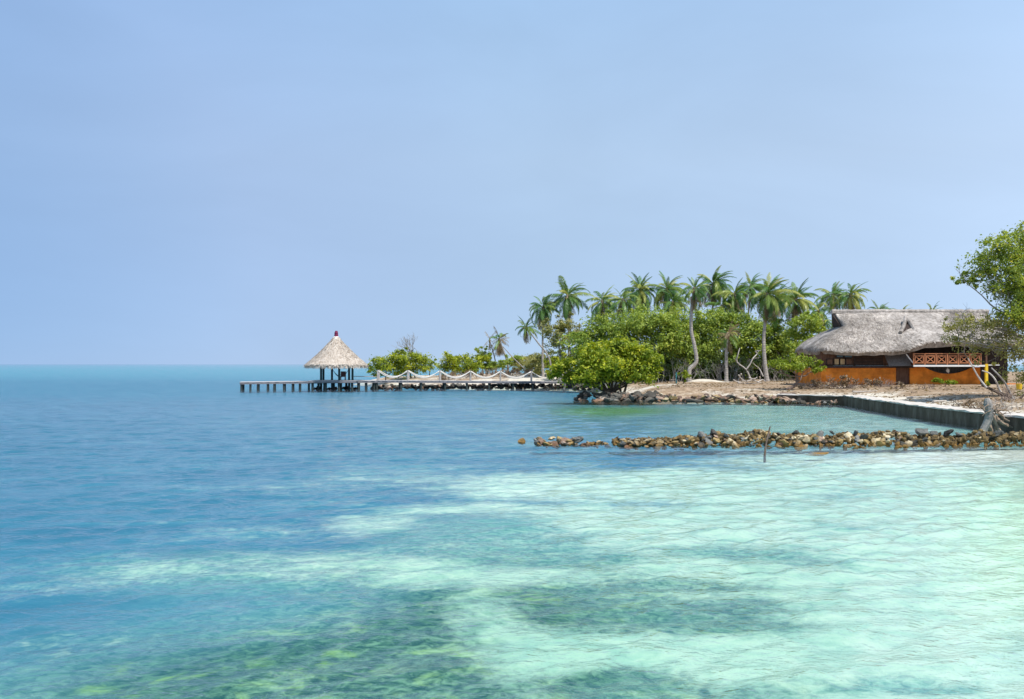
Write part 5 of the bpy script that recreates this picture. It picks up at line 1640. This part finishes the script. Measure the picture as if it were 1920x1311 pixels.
# gablet: a little hooded triangle
gp = at(1697, 600, HD + 2.3)
mb = MB()
A, B, C_ = at(1690, 621, HD + 0.4), at(1716, 622, HD + 0.4), at(1697, 597, HD + 1.9)
bk = Vector((0.5, 1.6, 0.0))
mb.add([A, B, C_, A + bk, B + bk, C_ + bk], [(0, 1, 2), (3, 5, 4), (0, 2, 5, 3), (1, 4, 5, 2), (0, 3, 4, 1)])
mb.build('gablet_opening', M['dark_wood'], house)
mb = MB()
mb.tube(wander(A - Vector((0.1, 0.1, 0.1)), C_ + Vector((0, -0.15, 0.12)), 3, 0.03), 0.16, 7, 0.15)
mb.tube(wander(C_ + Vector((0, -0.15, 0.12)), B + Vector((0.1, -0.1, -0.1)), 3, 0.03), 0.17, 7, 0.15)
mb.build('gablet_edge', M['thatch'], house)

# ------------------------------------------------------------------ small things on the land
p0 = base_at(1911, 72)
yb = thing('yellow_bucket', 'small bright yellow bucket on the sand at the right edge', 'bucket', p0)
MB().tube([p0, p0 + Vector((0, 0, 0.45))], [0.17, 0.23], 12).build('body', M['yellow'], yb)
MB().tube([p0 + Vector((-0.22, 0, 0.44)), p0 + Vector((-0.12, 0, 0.62)), p0 + Vector((0.12, 0, 0.62)), p0 + Vector((0.22, 0, 0.44))], 0.015, 5).build('handle', M['grey_wood'], yb)
for px_, d_l, ln_, az_, lab in [(1622, 74, 2.0, 0.2, 'pale driftwood log lying on the sand behind the wall corner'), (1722, 66, 1.5, -0.15, 'short grey driftwood log on the pale sand strip'), (1762, 60, 1.2, 0.5, 'thin grey driftwood stick on the sand near the dead branches'), (1478, 76, 1.3, 0.1, 'brown driftwood log beside the flat topped tree')]:
    c_ = base_at(px_, d_l) + Vector((0, 0, 0.07))
    dv_ = Vector((math.cos(az_), math.sin(az_), 0.02)) * ln_ / 2
    q = wander(c_ - dv_, c_ + dv_, 4, 0.04)
    o = MB().tube(q, [0.08 - 0.035 * i / (len(q) - 1) for i in range(len(q))], 7, 0.12)
    lo = bpy.data.objects.new('driftwood_log', o.mesh('driftwood_log', M['driftwood' if 'brown' not in lab else 'bark_red'])); col.objects.link(lo)
    tag(lo, lab, 'driftwood', 'driftwood logs on the sand')
# ground litter: twigs and fallen leaves
k = 12000
px = rng.uniform(1130, 1920, k); dist = rng.uniform(42, 108, k)
X = (px - CX) / F * dist; Y = dist
dd, ww = poly_dist(X, Y)
ok = (dd > 1.7) & ~((X > 26) & (Y > 84.5) & (Y < 94)) & (vnoise(X, Y, 3.0, 8) > 0.36)
X, Y = X[ok], Y[ok]
Z = land_h(X, Y) + 0.03
k = len(X)
an = rng.uniform(0, 6.28, k); s_ = rng.uniform(0.06, 0.20, (k, 1))
ax = np.stack([np.cos(an), np.sin(an), rng.normal(0, 0.25, k)], 1); bx = np.stack([-np.sin(an), np.cos(an), rng.normal(0.25, 0.3, k)], 1)
P = np.stack([X, Y, Z], 1)
V = np.stack([P - ax * s_, P + bx * s_ * 0.35, P + ax * s_, P - bx * s_ * 0.35 + np.array([0, 0, 0.03])], 1).reshape(-1, 3)
tag(link('leaf_litter', np_mesh('leaf_litter', V, np.arange(4 * k).reshape(-1, 4), M['leaf_dry'], {'tone': np.repeat(rng.random(k), 4)})), kind='stuff')
